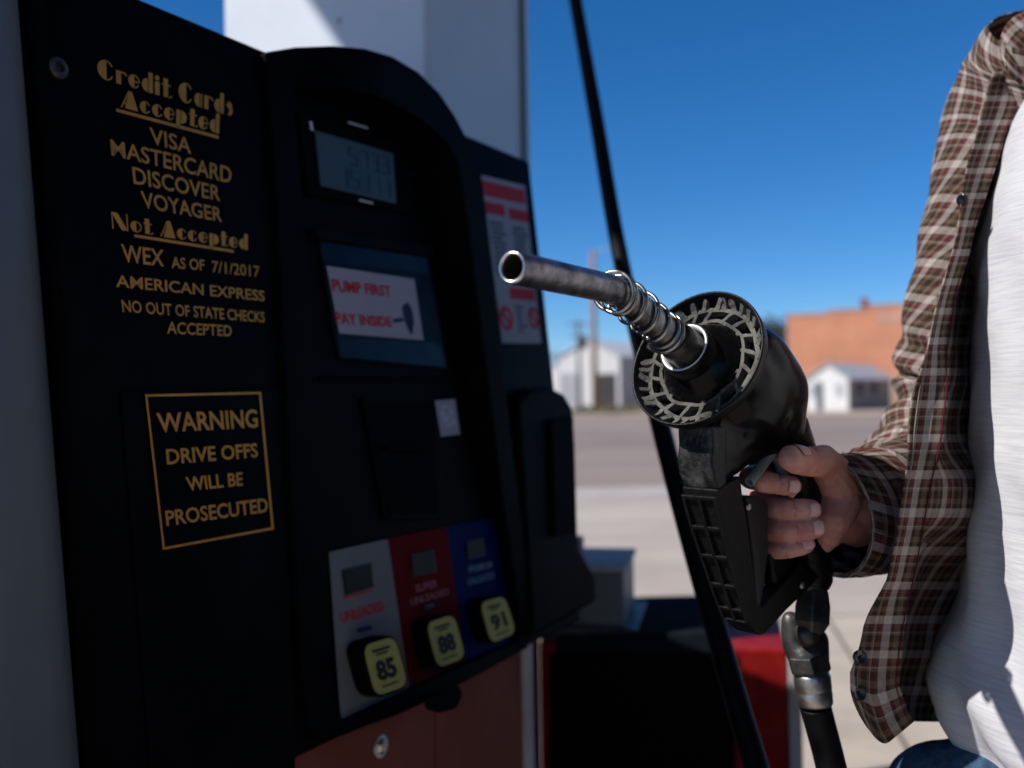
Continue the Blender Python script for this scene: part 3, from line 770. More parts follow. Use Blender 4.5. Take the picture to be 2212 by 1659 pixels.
# ------------------------------------------------------------------ grey box, red cabinet beyond the pump
bx = thing('equipment_box', gp(1300, 1900) * 0 + Vector((PX(1300, 1250, 1.95).x, PX(1300, 1250, 1.95).y, 0)), 'low grey steel box with a pale top coloured as if sunlit behind the black nozzle holster', 'equipment box')
cA = math.radians(-12); ex = Vector((math.cos(cA), math.sin(cA), 0)); ey = Vector((-ex.y, ex.x, 0)); ez = Vector((0, 0, 1))
def boxpx(xl, xr, yt, dep, depth, zbot):
    pr = PX(xr, yt, dep); pl_ = on_plane(xl, yt, pr, ey)
    wd = (pr - pl_).dot(ex); zt_ = pr.z
    c_ = pr - ex * wd / 2 + ey * depth / 2; c_.z = (zt_ + zbot) / 2
    return box(c_, wd, depth, zt_ - zbot, (ex, ey, ez)), c_, wd, zt_
(bv, bf), c_, wd, zt_ = boxpx(1130, 1346, 1236, 2.2, .26, .672)
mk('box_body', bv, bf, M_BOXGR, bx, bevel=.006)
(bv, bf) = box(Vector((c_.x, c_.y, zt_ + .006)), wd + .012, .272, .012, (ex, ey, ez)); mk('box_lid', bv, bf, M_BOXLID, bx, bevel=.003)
(bv, bf) = box(Vector((c_.x + .005, c_.y, .672 - .004)), wd + .05, .30, .03, (ex, ey, ez)); mk('box_flange', bv, bf, M_DKMET, bx, bevel=.003)
p = PX(1245, 1172, 2.3)
(bv, bf) = box(p + Vector((-.02, 0, -.03)), .07, .05, .09, (ex, ey, ez)); mk('conduit_cover', bv, bf, M_BOXGR, bx, bevel=.006)

rc_ = thing('red_cabinet', Vector((PX(1500, 1450, 2.15).x, PX(1500, 1450, 2.15).y + .2, 0)), 'red painted steel cabinet with grey corner posts standing behind the hanging hose', 'cabinet')
(bv, bf), c_, wd, zt_ = boxpx(1165, 1700, 1404, 2.1, .42, .03)
mk('cabinet_body', bv, bf, M_REDBOX, rc_, bevel=.006)
for sgn in (1,):
    pc = c_ + ex * (sgn * (wd / 2 + .0145)) - ey * .195
    (bv, bf) = box(Vector((pc.x, pc.y, zt_ / 2 - .005)), .026, .05, zt_ - .012, (ex, ey, ez)); mk('corner_post', bv, bf, M_TRIM, rc_, bevel=.003)
pr = PX(1380, 1395, 2.1); 
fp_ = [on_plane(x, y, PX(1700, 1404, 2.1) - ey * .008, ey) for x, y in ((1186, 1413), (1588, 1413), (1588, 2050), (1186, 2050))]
mk('dark_front_panel', *prism(fp_, [p + ey * .01 for p in fp_]), mat('black_brown_panel', (.006, .003, .003), .6, .05, var=.3, vscale=9), rc_, bevel=.002)  # dark sheet added to make the left of the red front near black
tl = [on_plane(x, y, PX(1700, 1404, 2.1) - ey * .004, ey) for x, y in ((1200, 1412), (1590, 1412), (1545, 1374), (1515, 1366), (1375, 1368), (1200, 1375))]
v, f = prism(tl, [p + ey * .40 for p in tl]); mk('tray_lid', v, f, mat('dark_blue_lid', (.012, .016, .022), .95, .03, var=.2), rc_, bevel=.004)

# ------------------------------------------------------------------ canopy: visible column, unseen roof added for its shade
CANG = R_(0)
cd = PD.copy(); cn = PN.copy()
corner = PX(921, 60, 2.0)                       # near edge of the boxed column
c_left = on_plane(481, 30, corner, cd)
wl = (corner - c_left).dot(cn)
r_ = ray(1146, 60); 
M2 = corner
c_right = on_plane(1146, 60, corner, cn)
wr = (c_right - corner).dot(cd)
cen = corner - cn * wl / 2 + cd * wr / 2; cen.z = 0
CAN = thing('canopy', cen, 'tall white boxed steel column of the forecourt canopy rising behind the black pump', 'canopy')
ZC = 4.3
(bv, bf) = box(Vector((cen.x, cen.y, ZC / 2)), wl, wr, ZC, (cn, cd, ez)); mk('column', bv, bf, M_PAINTW, CAN, bevel=.012)
sp = corner + cd * (wr - .05) + cn * .004
(bv, bf) = box(Vector((sp.x, sp.y, ZC / 2)), .008, .012, ZC - .01, (cn, cd, ez)); mk('column_seam', bv, bf, M_CLAD, CAN)
rp = on_plane(722 / 1.0 + 310 - 0, 68, corner, cd) if False else on_plane(1030 * .7016 + 313, 68, corner, cd)
mk('column_rivet', *ball(on_plane(1035, 68, corner, cd) if False else on_plane(732, 46, corner, cd), .006, 10), M_TRIM, CAN, smooth=True)
# unseen roof, placed so its sun-side edge throws the slanting shade line
hp = on_plane(690, 50, corner, cd); lam = (ZC - hp.z) / SUN.z; hit = hp + SUN * lam
nE = hit.dot(cn); tA = hit.dot(cd) - .55
def cp(t, n_, z): return Vector((cd.x * t + cn.x * n_, cd.y * t + cn.y * n_, z))
n1 = nE + 10.5; t1 = tA + 5.2
nS = -1.55; tN = -6.5
lsh = [(tA, nE), (t1, nE), (t1, n1), (tN, n1), (tN, nS), (tA, nS)]  # L-shaped arm added over the open side to dim the pump front
rv, rf = prism([cp(t, q, ZC) for t, q in lsh], [cp(t, q, ZC + .7) for t, q in lsh])
mk('unseen_shade_roof', rv, rf, M_CLAD, CAN, bevel=.02)

# ------------------------------------------------------------------ fuel nozzle
NC = PX(1510, 779, .79)                 # centre of the splash guard
BEND = PX(1334, 627, .716)              # where the spout bends
TIP = PX(1107, 577.5, .602)
VA = (BEND - NC).normalized()           # spout axis out of the body
VT = (TIP - BEND).normalized()
NW = Vector((math.cos(R_(50)), -math.sin(R_(50)), 0))      # to the side we see
def NP(x, y, off=0.0): return on_plane(x, y, NC + NW * off, NW)
NOZ = thing('fuel_nozzle', NP(1740, 1260), 'black fuel nozzle with steel spout, wire spring and round splash guard held in a hand', 'fuel nozzle')
# spout: bent hollow tube
def bez2(p0, p1, p2, n): return [(p0 * (1 - t) ** 2 + p1 * 2 * t * (1 - t) + p2 * t * t) for t in [i / n for i in range(n + 1)]]
sp_in = NC + VA * .020
path = [sp_in, NC + VA * .055] + bez2(BEND - VA * .022, BEND, BEND + VT * .022, 8) + [BEND + VT * .06, TIP - VT * .004, TIP]
rad = [.0128, .0122] + [.0112, .0111, .0110, .0109, .0108, .0107, .0106, .0105, .0104] + [.0103, .0103, .0100]
v, f = sweep(path, rad, 40, caps=False)
mb = MB().add(v, f)
mb.mk('spout', M_STEEL, NOZ, smooth=True)
ax = -VT
lip = MB().add(*lathe(TIP, -VT, [(.0002, .0100), (-.0008, .0096), (-.0011, .0088), (-.0008, .0080), (.0005, .0077), (.002, .0076)], 40))
lip.mk('spout_lip', M_BRIGHT, NOZ, smooth=True)
bo_ = MB().add(*lathe(TIP, -VT, [(.0018, .0077), (.03, .0077), (.055, .0077), (.055, 0.0)], 32)); bo_.mk('spout_bore', mat('dark_bore', (.06, .05, .04), .5, .3, metal=.5, var=.3, vscale=60), NOZ, smooth=True)
# spring wound loosely round the spout
def along(L):
    """point, tangent on the spout centreline at distance L from the guard"""
    LB = (BEND - NC).length
    pts = path; acc = .020
    for i in range(len(pts) - 1):
        d = (pts[i + 1] - pts[i]).length
        if acc + d >= L or i == len(pts) - 2: return pts[i] + (pts[i + 1] - pts[i]).normalized() * (L - acc), (pts[i + 1] - pts[i]).normalized()
        acc += d
LB = (BEND - NC).length
ctrl = [(0, .046), (.8, .050), (1.6, .053), (2.6, .066), (3.6, .082), (4.6, .098), (5.6, .112), (6.4, .1165), (7.0, .1215), (7.25, .123)]
hp_ = []
for i in range(360):
    tt = 7.25 * i / 359
    L = interp(tt, ctrl); p, t = along(L)
    e1 = (Vector((0, 0, 1)) - t * t.z).normalized(); e2 = t.cross(e1)
    a = 2 * math.pi * tt + 1.2; rr = .0139 + .0005 * math.sin(tt * 2.1) + (.0012 if tt < 1.2 else 0) * (1.2 - min(tt, 1.2))
    hp_.append(p + e1 * (rr * math.cos(a) - .0004) + e2 * (rr * math.sin(a) + .0004) + t * .0016 * math.sin(a + 1))
v, f = sweep(hp_, .00155, 8); MB().add(v, f).mk('spout_spring', M_WIRE, NOZ, smooth=True)
# collar with bright ring
mb = MB().add(*lathe(NC, VA, [(-.0165, .0250), (-.008, .0240), (.002, .0230), (.018, .0220), (.0225, .0217), (.0238, .0211), (.0230, .0205), (.008, .0198), (.008, 0)], 56))
mb.mk('spout_collar', M_RUB, NOZ, smooth=True)
mb = MB().add(*lathe(NC, VA, [(.004, .0196), (.0232, .0203), (.0237, .0198), (.0226, .0182), (.004, .0165)], 56, closed=True))
mb.mk('collar_ring', mat('white_metal_ring', (.85, .85, .86), .4, .5, metal=.2), NOZ, smooth=True)
mb = MB().add(*lathe(NC, VA, [(.004, .0158), (.034, .0152), (.038, .0146), (.040, .0135), (.040, .011)], 40)); mb.mk('spout_nut', M_DKMET, NOZ, smooth=True)
# splash guard: shallow cup
RG = .0592
cup = [(-.016, .020), (-.0155, .034), (-.012, .046), (-.004, .0535), (.0035, .0560), (.0062, .0570), (.0070, .0580), (.0066, .0590), (.0050, RG), (-.003, .0580), (-.010, .0520), (-.016, .045), (-.020, .030), (-.020, .020)]
gd = MB().add(*lathe(NC, VA, cup, 96, closed=True)).mk('splash_guard', M_RUB, NOZ, smooth=True)
u0 = Vector((0, 0, 1)); g1 = (u0 - VA * u0.dot(VA)).normalized(); g2 = VA.cross(g1)
def GD(s, r, a): return NC + VA * s + g1 * (r * math.cos(a)) + g2 * (r * math.sin(a))
floor_ = [(.020, -.016), (.034, -.0155), (.046, -.012), (.0535, -.004), (.0560, .0035)]
def fl(r): return interp(r, floor_)
ribs = MB()
def ridge(pts, wd, hgt):
    """raised bar following cup-floor points (r, a)"""
    n = len(pts); P = []
    for i, (r, a) in enumerate(pts):
        q0 = GD(fl(r), r, a); r1, a1 = pts[min(i + 1, n - 1)]; r0, a0 = pts[max(i - 1, 0)]
        t = (GD(fl(r1), r1, a1) - GD(fl(r0), r0, a0)).normalized(); s = t.cross(VA).normalized()
        jw = wd * (1 + .35 * nz(q0, 300, 3)); jh = (interp(r, [(.0265, -.0035), (.0490, -.0040), (.0555, .0030)]) - fl(r)) * (1 + .08 * nz(q0, 260, 5))
        P.append((q0 - s * jw - VA * .001, q0 - s * jw * .8 + VA * jh, q0 + s * jw * .8 + VA * jh, q0 + s * jw - VA * .001))
    v = [x for q in P for x in q]; f = []
    for i in range(n - 1):
        for k in range(3): f.append([i * 4 + k, i * 4 + k + 1, i * 4 + k + 5, i * 4 + k + 4])
    f.append([0, 1, 2, 3]); f.append([(n - 1) * 4 + k for k in (3, 2, 1, 0)])
    ribs.add(v, f)
random.seed(11)
for rr, hw, hh in ((.0272, .0018, .006), (.0372, .0017, .0068), (.0482, .0022, .0056)):
    n_ = 40
    pts = [(rr + .0007 * math.sin(2 * math.pi * k / n_ * 7 + rr * 900) + random.uniform(-.0003, .0003), 2 * math.pi * k / n_) for k in range(n_ + 1)]
    pts[-1] = (pts[0][0], 2 * math.pi)
    ridge(pts, hw, hh)
for k in range(13):
    a = 2 * math.pi * (k + random.uniform(-.12, .12)) / 13
    ridge([(.0265 + (.0375 - .0265) * t / 3, a + .05 * t) for t in range(4)], .0017, .0064)
for k in range(17):
    a = 2 * math.pi * (k + .4 + random.uniform(-.14, .14)) / 17
    ridge([(.0372 + (.0474 - .0372) * t / 3, a - .045 * t) for t in range(4)], .0018, .0066)
for k in range(34):
    a = 2 * math.pi * (k + random.uniform(-.22, .22)) / 34; b = random.uniform(-.035, .035)
    ridge([(.0480 + (.0552 - .0480) * t / 3, a + b * t) for t in range(4)],   .0016 + random.uniform(0, .0016), .0034 + random.uniform(-.001, .001))
ribs.mk('splash_guard_ribs', M_DUST, gd)
# body: union of bulb, throat and neck block
bm_ = MB()
chain(bm_, [(NC - VA * .022, .041), (NC - VA * .045, .046), (NC - VA * .070, .047), (NC - VA * .092, .041)])
chain(bm_, [(NP(1612, 800, .0), .040), (NP(1648, 848, .0), .039), (NP(1655, 905, .0), .034)])
chain(bm_, [(NP(1560, 960, .0), .020), (NP(1620, 940, .0), .026), (NP(1672, 920, 0), .028)])
def npr(pts, o0, o1): return prism([NP(x, y, o1) for x, y in pts], [NP(x, y, o1) - NW * (o1 - o0) for x, y in pts])
bm_.add(*npr([(1546, 905), (1549, 1000), (1556, 1058), (1604, 1024), (1662, 978), (1698, 955), (1708, 900), (1680, 800), (1600, 790)], -.0175, .0175))
v, f = remesh(bm_, .0022, 45)
mk('nozzle_body', v, f, M_GLOSS, NOZ, smooth=True)
neck = MB().add(*npr([(1536, 918), (1538, 960), (1535, 1000), (1540, 1030), (1552, 1062), (1574, 1048), (1574, 918)], -.0172, .0180)); neck.mk('scuffed_nose', M_SCUFF, NOZ, bevel=.004, seg=3)
# hand guard: band that runs down the front and back up to the grip
g_out = [(1550, 1058), (1560, 1105), (1570, 1150), (1582, 1195), (1594, 1240), (1606, 1288), (1616, 1325), (1622, 1345), (1632, 1364), (1645, 1373), (1657, 1367), (1678, 1343), (1700, 1318), (1740, 1280), (1772, 1246)]
g_in = [(1600, 1028), (1606, 1080), (1613, 1115), (1618, 1155), (1623, 1195), (1630, 1240), (1637, 1278), (1641, 1298), (1644, 1309), (1648, 1311), (1653, 1304), (1664, 1291), (1680, 1275), (1705, 1250), (1730, 1216)]
wid = [.0180, .0178, .0172, .0166, .0158, .0148, .0138, .0130, .0125, .0122, .0120, .0120, .0120, .0125, .0130]
gv_ = []; n = len(g_out)
for (a, b, h) in zip(g_out, g_in, wid):
    p = NP(*a, h); q = NP(*b, h); gv_ += [p, p - NW * 2 * h, q - NW * 2 * h, q]
gf_ = []
for i in range(n - 1):
    for k in range(4):
        k2 = (k + 1) % 4; gf_.append([i * 4 + k, i * 4 + k2, i * 4 + 4 + k2, i * 4 + 4 + k])
gf_.append([0, 1, 2, 3]); gf_.append([(n - 1) * 4 + k for k in (3, 2, 1, 0)])
guard = mk('hand_guard', gv_, gf_, M_GRIT, NOZ, bevel=.0022, seg=3)
# raised ladder of ribs on the front of the guard
def front(i, t, lift):
    i = max(0, min(i, 8.999)); k = int(i); u = i - k
    a = NP(g_out[k][0] * (1 - u) + g_out[k + 1][0] * u, g_out[k][1] * (1 - u) + g_out[k + 1][1] * u, wid[k] * (1 - u) + wid[k + 1] * u)
    h = wid[k] * (1 - u) + wid[k + 1] * u
    fw = Vector((-NW.y * -1, 0, 0)); fw = Vector((-math.sin(R_(50)), -math.cos(R_(50)), -.22)).normalized()
    return a - NW * (2 * h * t) + fw * lift
lad = MB()
def rib(i0, t0, i1, t1, n=8, lift=.0042):
    P = []
    for k in range(n + 1):
        i = i0 + (i1 - i0) * k / n
        P.append([front(i, t0, -.002), front(i, t0 + .02, lift), front(i, t1 - .02, lift), front(i, t1, -.002)])
    v = [x for q in P for x in q]; f = []
    for k in range(n):
        for j in range(3): f.append([k * 4 + j, k * 4 + j + 1, k * 4 + j + 5, k * 4 + j + 4])
    f.append([0, 1, 2, 3]); f.append([n * 4 + j for j in (3, 2, 1, 0)]); lad.add(v, f)
for (a, b) in ((.0, .13), (.43, .57), (.87, 1.0)): rib(.3, a, 7.0, b, 14)
for i in (.3, 1.75, 3.15, 4.5, 5.75, 6.8): rib(i, .02, i + .22, .98, 2, .0038)
lad.mk('guard_ribs', M_GRIT, guard, bevel=.0009)
# grip, lever, clip
gp_ = MB()
chain(gp_, [(NP(1684, 930, 0), .026), (NP(1714, 985, 0), .0215), (NP(1728, 1050, 0), .0175), (NP(1738, 1120, 0), .0168), (NP(1748, 1190, 0), .017), (NP(1757, 1245, 0), .0175)])
gp_.add(*npr([(1664, 1196), (1700, 1192), (1745, 1180), (1764, 1245), (1728, 1236), (1704, 1258), (1684, 1276), (1673, 1262)], -.009, .007))
v, f = remesh(gp_, .002, 4); mk('grip', v, f, M_RUB, NOZ, smooth=True)
lev = MB().add(*npr([(1611, 1074), (1622, 1071), (1642, 1072), (1655, 1078), (1661, 1092), (1660, 1200), (1652, 1262), (1643, 1312), (1637, 1314), (1633, 1290), (1626, 1200), (1615, 1112)], -.0125, .0150))
lev.mk('trigger_lever', mat('lever_black', (.007, .007, .008), .38, .25, var=.2), NOZ, bevel=.002)
mb = MB().add(*lathe(NP(1613.5, 1095, .0152), NW, [(0, 0), (0, .0032), (.0022, .0030), (.003, .0022), (.003, 0)], 18)); mb.mk('lever_pin', M_FERR, NOZ, smooth=True)
mb = MB().add(*lathe(NP(1730.5, 1264, .0135), NW, [(0, 0), (0, .0034), (.002, .0032), (.003, .002), (.003, 0)], 18)); mb.mk('guard_pin', M_FERR, NOZ, smooth=True)
ct = [NP(1676, 968, .014), NP(1656, 992, .0155), NP(1636, 1020, .017), NP(1619, 1041, .018)]
v, f = sweep(ct, [.0042, .0044, .0044, .0042], 16, caps=False); MB().add(v, f).mk('hold_open_tube', M_CLIP, NOZ, smooth=True)
tax = (ct[3] - ct[2]).normalized()
mb = MB().add(*lathe(ct[3], tax, [(-.012, .0030), (.0004, .0030), (.0010, .0036), (.0004, .0043), (-.012, .0043)], 18)); mb.mk('hold_open_tube_end', M_CLIP, NOZ, smooth=True)
v, f = sweep(crm([NP(1668, 985, .010), NP(1680, 990, .013), NP(1688, 1010, .0155), NP(1694, 1040, .016), NP(1701, 1075, .014)], 14), [.004] + [.0052] * 12 + [.004], 12, ell=.6); MB().add(v, f).mk('trigger_link', M_CLIP, NOZ, smooth=True)
mb = MB().add(*ball(NP(1712, 932, .004), .016, 20, (.75, .75, 1.5))); mb.mk('brown_end_cap', M_AMBER, NOZ, smooth=True)

# swivel
D0 = (NP(1757, 1245, 0) - EYE).dot(_F)
a0 = PX(1752, 1235, D0); a1 = PX(1757, 1285, D0 - .004); a2 = PX(1752, 1368, D0 - .012)
axs = (a2 - a1).normalized(); Lh = (a2 - a1).length
rr = lambda px, dep=D0: px * dep / FPX
mb = MB().add(*lathe(a0, (a1 - a0).normalized(), [(0, rr(30)), ((a1 - a0).length - .004, rr(30)), ((a1 - a0).length, rr(26))], 24)); mb.mk('swivel_neck', M_DKMET, NOZ, smooth=True)
hx = MB().add(*lathe(a1, axs, [(-.006, rr(24)), (-.004, rr(34)), (Lh * .30, rr(41)), (Lh * .72, rr(41)), (Lh, rr(27)), (Lh, 0)], 6, up=Vector((.3, 1, .2)))); hx.mk('hex_nut', M_DKMET, NOZ, bevel=.0012, flat=True)
b0 = PX(1742, 1370, D0 - .012); mb = MB().add(*ball(b0, rr(27), 20)); mb.mk('swivel_ball', M_DKMET, NOZ, smooth=True)
# elbow body beside and below the ball
eb = MB()
chain(eb, [(PX(1708, 1340, D0 + .006), rr(21)), (PX(1716, 1395, D0 + .004), rr(27)), (PX(1740, 1420, D0), rr(38))])
chain(eb, [(PX(1758, 1385, D0 + .004), rr(33)), (PX(1752, 1420, D0), rr(40))])
v, f = remesh(eb, .0022, 8); mk('swivel_elbow', v, f, M_DKMET, NOZ, smooth=True)
c0 = PX(1744, 1410, D0); c1 = PX(1752, 1452, D0); ca = (c1 - c0).normalized(); Lc = (c1 - c0).length
hx = MB().add(*lathe(c0, ca, [(0, rr(20)), (0, rr(46)), (Lc * .8, rr(48)), (Lc, rr(40)), (Lc, 0)], 6, up=Vector((1, .35, 0)))); hx.mk('swivel_hex', M_DKMET, NOZ, bevel=.0014, flat=True)

# ------------------------------------------------------------------ hose
H0 = PX(1236, -40, 2.12); H1 = PX(1341, 560, 1.66); H2 = PX(1437, 960, 1.36); H3 = PX(1570, 1440, 1.14); H4 = PX(1640, 1680, 1.06)
N0 = PX(1753, 1452, D0); N1 = PX(1761, 1524, D0 - .002); N2 = PX(1796, 1660, D0 + .01)
HOSE = thing('fuel_hose', Vector((H4.x, H4.y, .25)), 'thick black hose slanting down across the sky and looping back up to the nozzle', 'hose')
topm = H0 + (H0 - H1) * .9
loop = [topm, H0, PX(1287, 250, 1.86), H1, H2, H3, H4, PX(1690, 1880, .99), PX(1745, 2250, .97), PX(1820, 2430, .97), PX(1880, 2280, .92), PX(1845, 1880, .87), N2, N1 + (N2 - N1) * .3, N1]
hc = crm(loop, 150)
v, f = sweep(hc, .0136, 20); MB().add(v, f).mk('hose_tube', M_HOSE, HOSE, smooth=True)
fa = (N1 - N0).normalized(); Lf = (N1 - N0).length
mb = MB().add(*lathe(N0, fa, [(-.002, rr(30)), (0, rr(36)), (.004, rr(39)), (Lf * .5, rr(39)), (Lf * .55, rr(37.5)), (Lf * .6, rr(39)), (Lf - .002, rr(38)), (Lf, rr(35)), (Lf, rr(30))], 36)); mb.mk('hose_ferrule', M_FERR, HOSE, smooth=True)
v, f = sweep([topm + Vector((-.5, .06, .25)), topm + Vector((-.12, .02, .12)), topm], .02, 14); MB().add(v, f).mk('hose_outrigger', M_DKMET, HOSE, smooth=True)

# ------------------------------------------------------------------ person
GF = Vector((-.95, -.30, 0)).normalized()       # facing
GL = Vector((GF.y, -GF.x, 0))                   # towards the person's right
TC = Vector((.575, .835, 0))                    # torso axis
PERS_LOC = Vector((TC.x, TC.y, 0))
SIL = [(100, 2260), (218, 2196), (335, 2165), (406, 2140), (507, 2116), (609, 2106), (736, 2100), (842, 2094), (1000, 2086), (1200, 2072), (1310, 2056), (1400, 2020), (1483, 1984), (1560, 2000), (1612, 2036), (1660, 2050)]
def ell(a, b, th): return GL * (a * math.cos(th)) + GF * (b * math.sin(th))
p0 = Vector((math.cos(math.atan(.46)), -math.sin(math.atan(.46)), 0))
def centre(z, a, b, px):
    psi = math.atan((px - CX) / FPX); p = Vector((math.cos(psi), -math.sin(psi), 0))
    ext = math.sqrt((a * GL.dot(p)) ** 2 + (b * GF.dot(p)) ** 2)
    k = (TC.dot(p) - ext) / p0.dot(p)
    lean = .075 * max(0, z - 1.12) / .35 - .012
    return Vector((TC.x, TC.y, z)) - p0 * k + Vector((p0.y * -1, p0.x, 0)) * lean
def ydeep(z, dep=.88): return 853 - 18 - (z - 1.2) / dep * FPX
CUFF = PX(1799, 1115, .872)
ctrlp = [PX(2290, 70, .99), PX(2258, 175, 1.02), PX(2198, 300, 1.04), PX(2138, 470, 1.045), PX(2084, 640, 1.05), PX(2055, 760, 1.058), PX(2036, 860, 1.06), PX(1998, 975, 1.035), PX(1950, 1058, .980), PX(1900, 1090, .925), PX(1850, 1108, .896), CUFF]
bd = MB()
V3 = lambda x, y, z: Vector((x, y, z))
tc = lambda g_, l_, z: Vector((TC.x, TC.y, z)) + GF * g_ + GL * l_
# torso, neck, legs, left arm (loose blobs, under the clothes)
for z, wd, r in ((.92, .085, .115), (1.02, .08, .11), (1.12, .075, .108), (1.24, .085, .112), (1.36, .08, .09), (1.44, .06, .065)):
    cz = centre(z, .205, .158, interp(ydeep(z), SIL)) - GF * .012
    chain(bd, [(cz - GL * wd, r), (cz + GL * wd, r)])
chain(bd, [(tc(-.01, 0, .95), .10), (tc(0, 0, 1.2), .10), (tc(-.01, 0, 1.45), .075), (tc(-.01, 0, 1.54), .058), (tc(.01, 0, 1.64), .055)])
for s in (1, -1):
    chain(bd, [(tc(0, .09 * s, .92), .095), (tc(.02, .10 * s, .52), .062), (tc(-.02, .11 * s, .09), .042)])
    chain(bd, [(tc(-.03, .11 * s, .045), .038), (tc(.13, .13 * s, .03), .030)])
HC = tc(.03, 0, 1.755)
bd.add(*ball(HC, .098, 24, (1, 1, 1.22)))
chain(bd, [(HC + GF * .045 - V3(0, 0, .075), .05), (HC + GF * .062 - V3(0, 0, .092), .035)])
chain(bd, [(HC + GF * .098 + V3(0, 0, .012), .009), (HC + GF * .118 - V3(0, 0, .028), .013)])
for s in (1, -1):
    bd.add(*ball(HC + GL * .095 * s - V3(0, 0, .01), .024, 12, (1, .8, 1.4)))
    chain(bd, [(HC + GF * .09 + GL * .02 * s - V3(0, 0, .062), .009), (HC + GF * .095 - V3(0, 0, .062), .010)])
SH = PX(2235, 225, 1.03); ELB = PX(2052, 860, 1.01)
WR = NP(1850, 1104, .012)
chain(bd, [(cz, .05)] + [(p, .036 - .0012 * k) for k, p in enumerate(ctrlp[1:10])])
SHL = tc(0, -.185, 1.45); ELL = tc(-.04, -.24, 1.16); WRL = tc(.03, -.25, .90)
chain(bd, [(tc(0, -.1, 1.43), .05), (SHL - V3(0, 0, .015), .042), (ELL, .038), (WRL, .027), (tc(.06, -.245, .82), .026)])
for k in range(4):
    chain(bd, [(tc(.065 + .012 * k - .02, -.235, .80), .0095), (tc(.075 + .012 * k - .02, -.228, .765), .0088), (tc(.07 + .012 * k - .02, -.215, .74), .0078)])
chain(bd, [(tc(.09, -.235, .84), .011), (tc(.11, -.222, .80), .0095)])
v0, f0 = remesh(bd, .006, 8)
# the right hand, built fine, then joined with the arm into one surface
hd = MB()
def cyl2(p, q, r0, r1): chain(hd, [(p, r0), (q, r1)])
chain(hd, [(ctrlp[9], .0285), (WR, .0270)])
chain(hd, [(WR + NW * .006, .026), (NP(1806, 1080, .010), .0245), (NP(1790, 1060, .004), .022)])
chain(hd, [(WR - V3(0, 0, .008), .025), (NP(1808, 1122, .012), .020), (NP(1786, 1150, .012), .0150), (NP(1779, 1168, .012), .011)])
# thenar and thumb
TH = [(NP(1815, 1062, .018), .0205), (NP(1798, 1020, .026), .0165), (NP(1778, 997, .033), .0142), (NP(1747, 997, .038), .0124), (NP(1722, 994, .040), .0120), (NP(1709, 990, .041), .0108)]
chain(hd, TH)
chain(hd, [(NP(1812, 1080, .020), .020), (NP(1800, 1122, .022), .0165), (NP(1790, 1155, .020), .012)])
# knuckle block on the far side
KN = [NP(1742, 1018, -.030), NP(1752, 1072, -.032), NP(1762, 1122, -.031), NP(1770, 1164, -.027)]
for k in KN: chain(hd, [(WR - NW * .008, .020), (k, .0125)])
def finger(K, pip, pts): chain(hd, [(K, .0118), (pip, .0104)] + pts)
finger(KN[0], NP(1640, 1022, -.022), [(NP(1620, 1032, -.004), 0.0096), (NP(1646, 1040, .012), 0.0093), (NP(1690, 1047, .021), 0.0087), (NP(1709, 1049, .024), 0.0081)])
finger(KN[1], NP(1652, 1078, -.026), [(NP(1630, 1084, -.016), 0.0099), (NP(1662, 1096, -.001), 0.0102), (NP(1706, 1102, .022), 0.0098), (NP(1738, 1101, .031), 0.0095), (NP(1750, 1101, .032), 0.0089)])
finger(KN[2], NP(1660, 1128, -.026), [(NP(1636, 1140, -.016), 0.0098), (NP(1664, 1146, .0), 0.0100), (NP(1710, 1146, .024), 0.0096), (NP(1744, 1143, .034), 0.0095), (NP(1759, 1141, .036), 0.0087)])
finger(KN[3], NP(1668, 1172, -.022), [(NP(1640, 1186, -.014), 0.0085), (NP(1666, 1188, .001), 0.0085), (NP(1706, 1185, .021), 0.0081), (NP(1733, 1179, .029), 0.0079), (NP(1740, 1177, .030), 0.0074)])
v1, f1 = remesh(hd, .0011, 6)
# creases across the finger joints
CR = [(NP(1678, 1045, .0185), NP(1709, 1049, .024), .0012), (NP(1716, 1102, .0275), NP(1750, 1101, .032), .0013), (NP(1712, 1102, .026), NP(1750, 1101, .032), .0006), (NP(1720, 1146, .030), NP(1759, 1141, .036), .0012), (NP(1694, 1186, .021), NP(1740, 1177, .030), .0011), (NP(1700, 1185, .0225), NP(1740, 1177, .030), .0006),
      (NP(1742, 997, .038), NP(1712, 992, .041), .0007), (NP(1748, 998, .038), NP(1712, 992, .041), .0009), (NP(1754, 999, .037), NP(1712, 992, .041), .0006)]
for (c_, d_, dep_) in CR:
    ax_ = (d_ - c_).normalized()
    for q_ in v1:
        r_v = q_ - c_
        if r_v.length < .0145:
            h_ = r_v.dot(ax_); rad_ = r_v - ax_ * h_
            wob = .0007 * math.sin(rad_.z * 900)
            if rad_.length > 1e-5: q_ -= rad_.normalized() * (1.45 * dep_ * math.exp(-((h_ - wob) / .0010) ** 2))
for q_ in v1:
    d3 = .00035 * nz(q_, 190, 2) + .0005 * nz(q_, 70, 5)
    q_ += Vector((d3, d3 * .6, d3))
# one mesh: replace the coarse part beyond mid forearm by the fine hand
jn = MB(); jn.add(v0, f0); jn.add(v1, f1)
PER = mk('person', jn.v, jn.f, M_SKIN, None, smooth=True, loc=PERS_LOC)
tag(PER, 'person in open brown plaid flannel shirt, white T-shirt and jeans gripping the fuel nozzle', 'person')
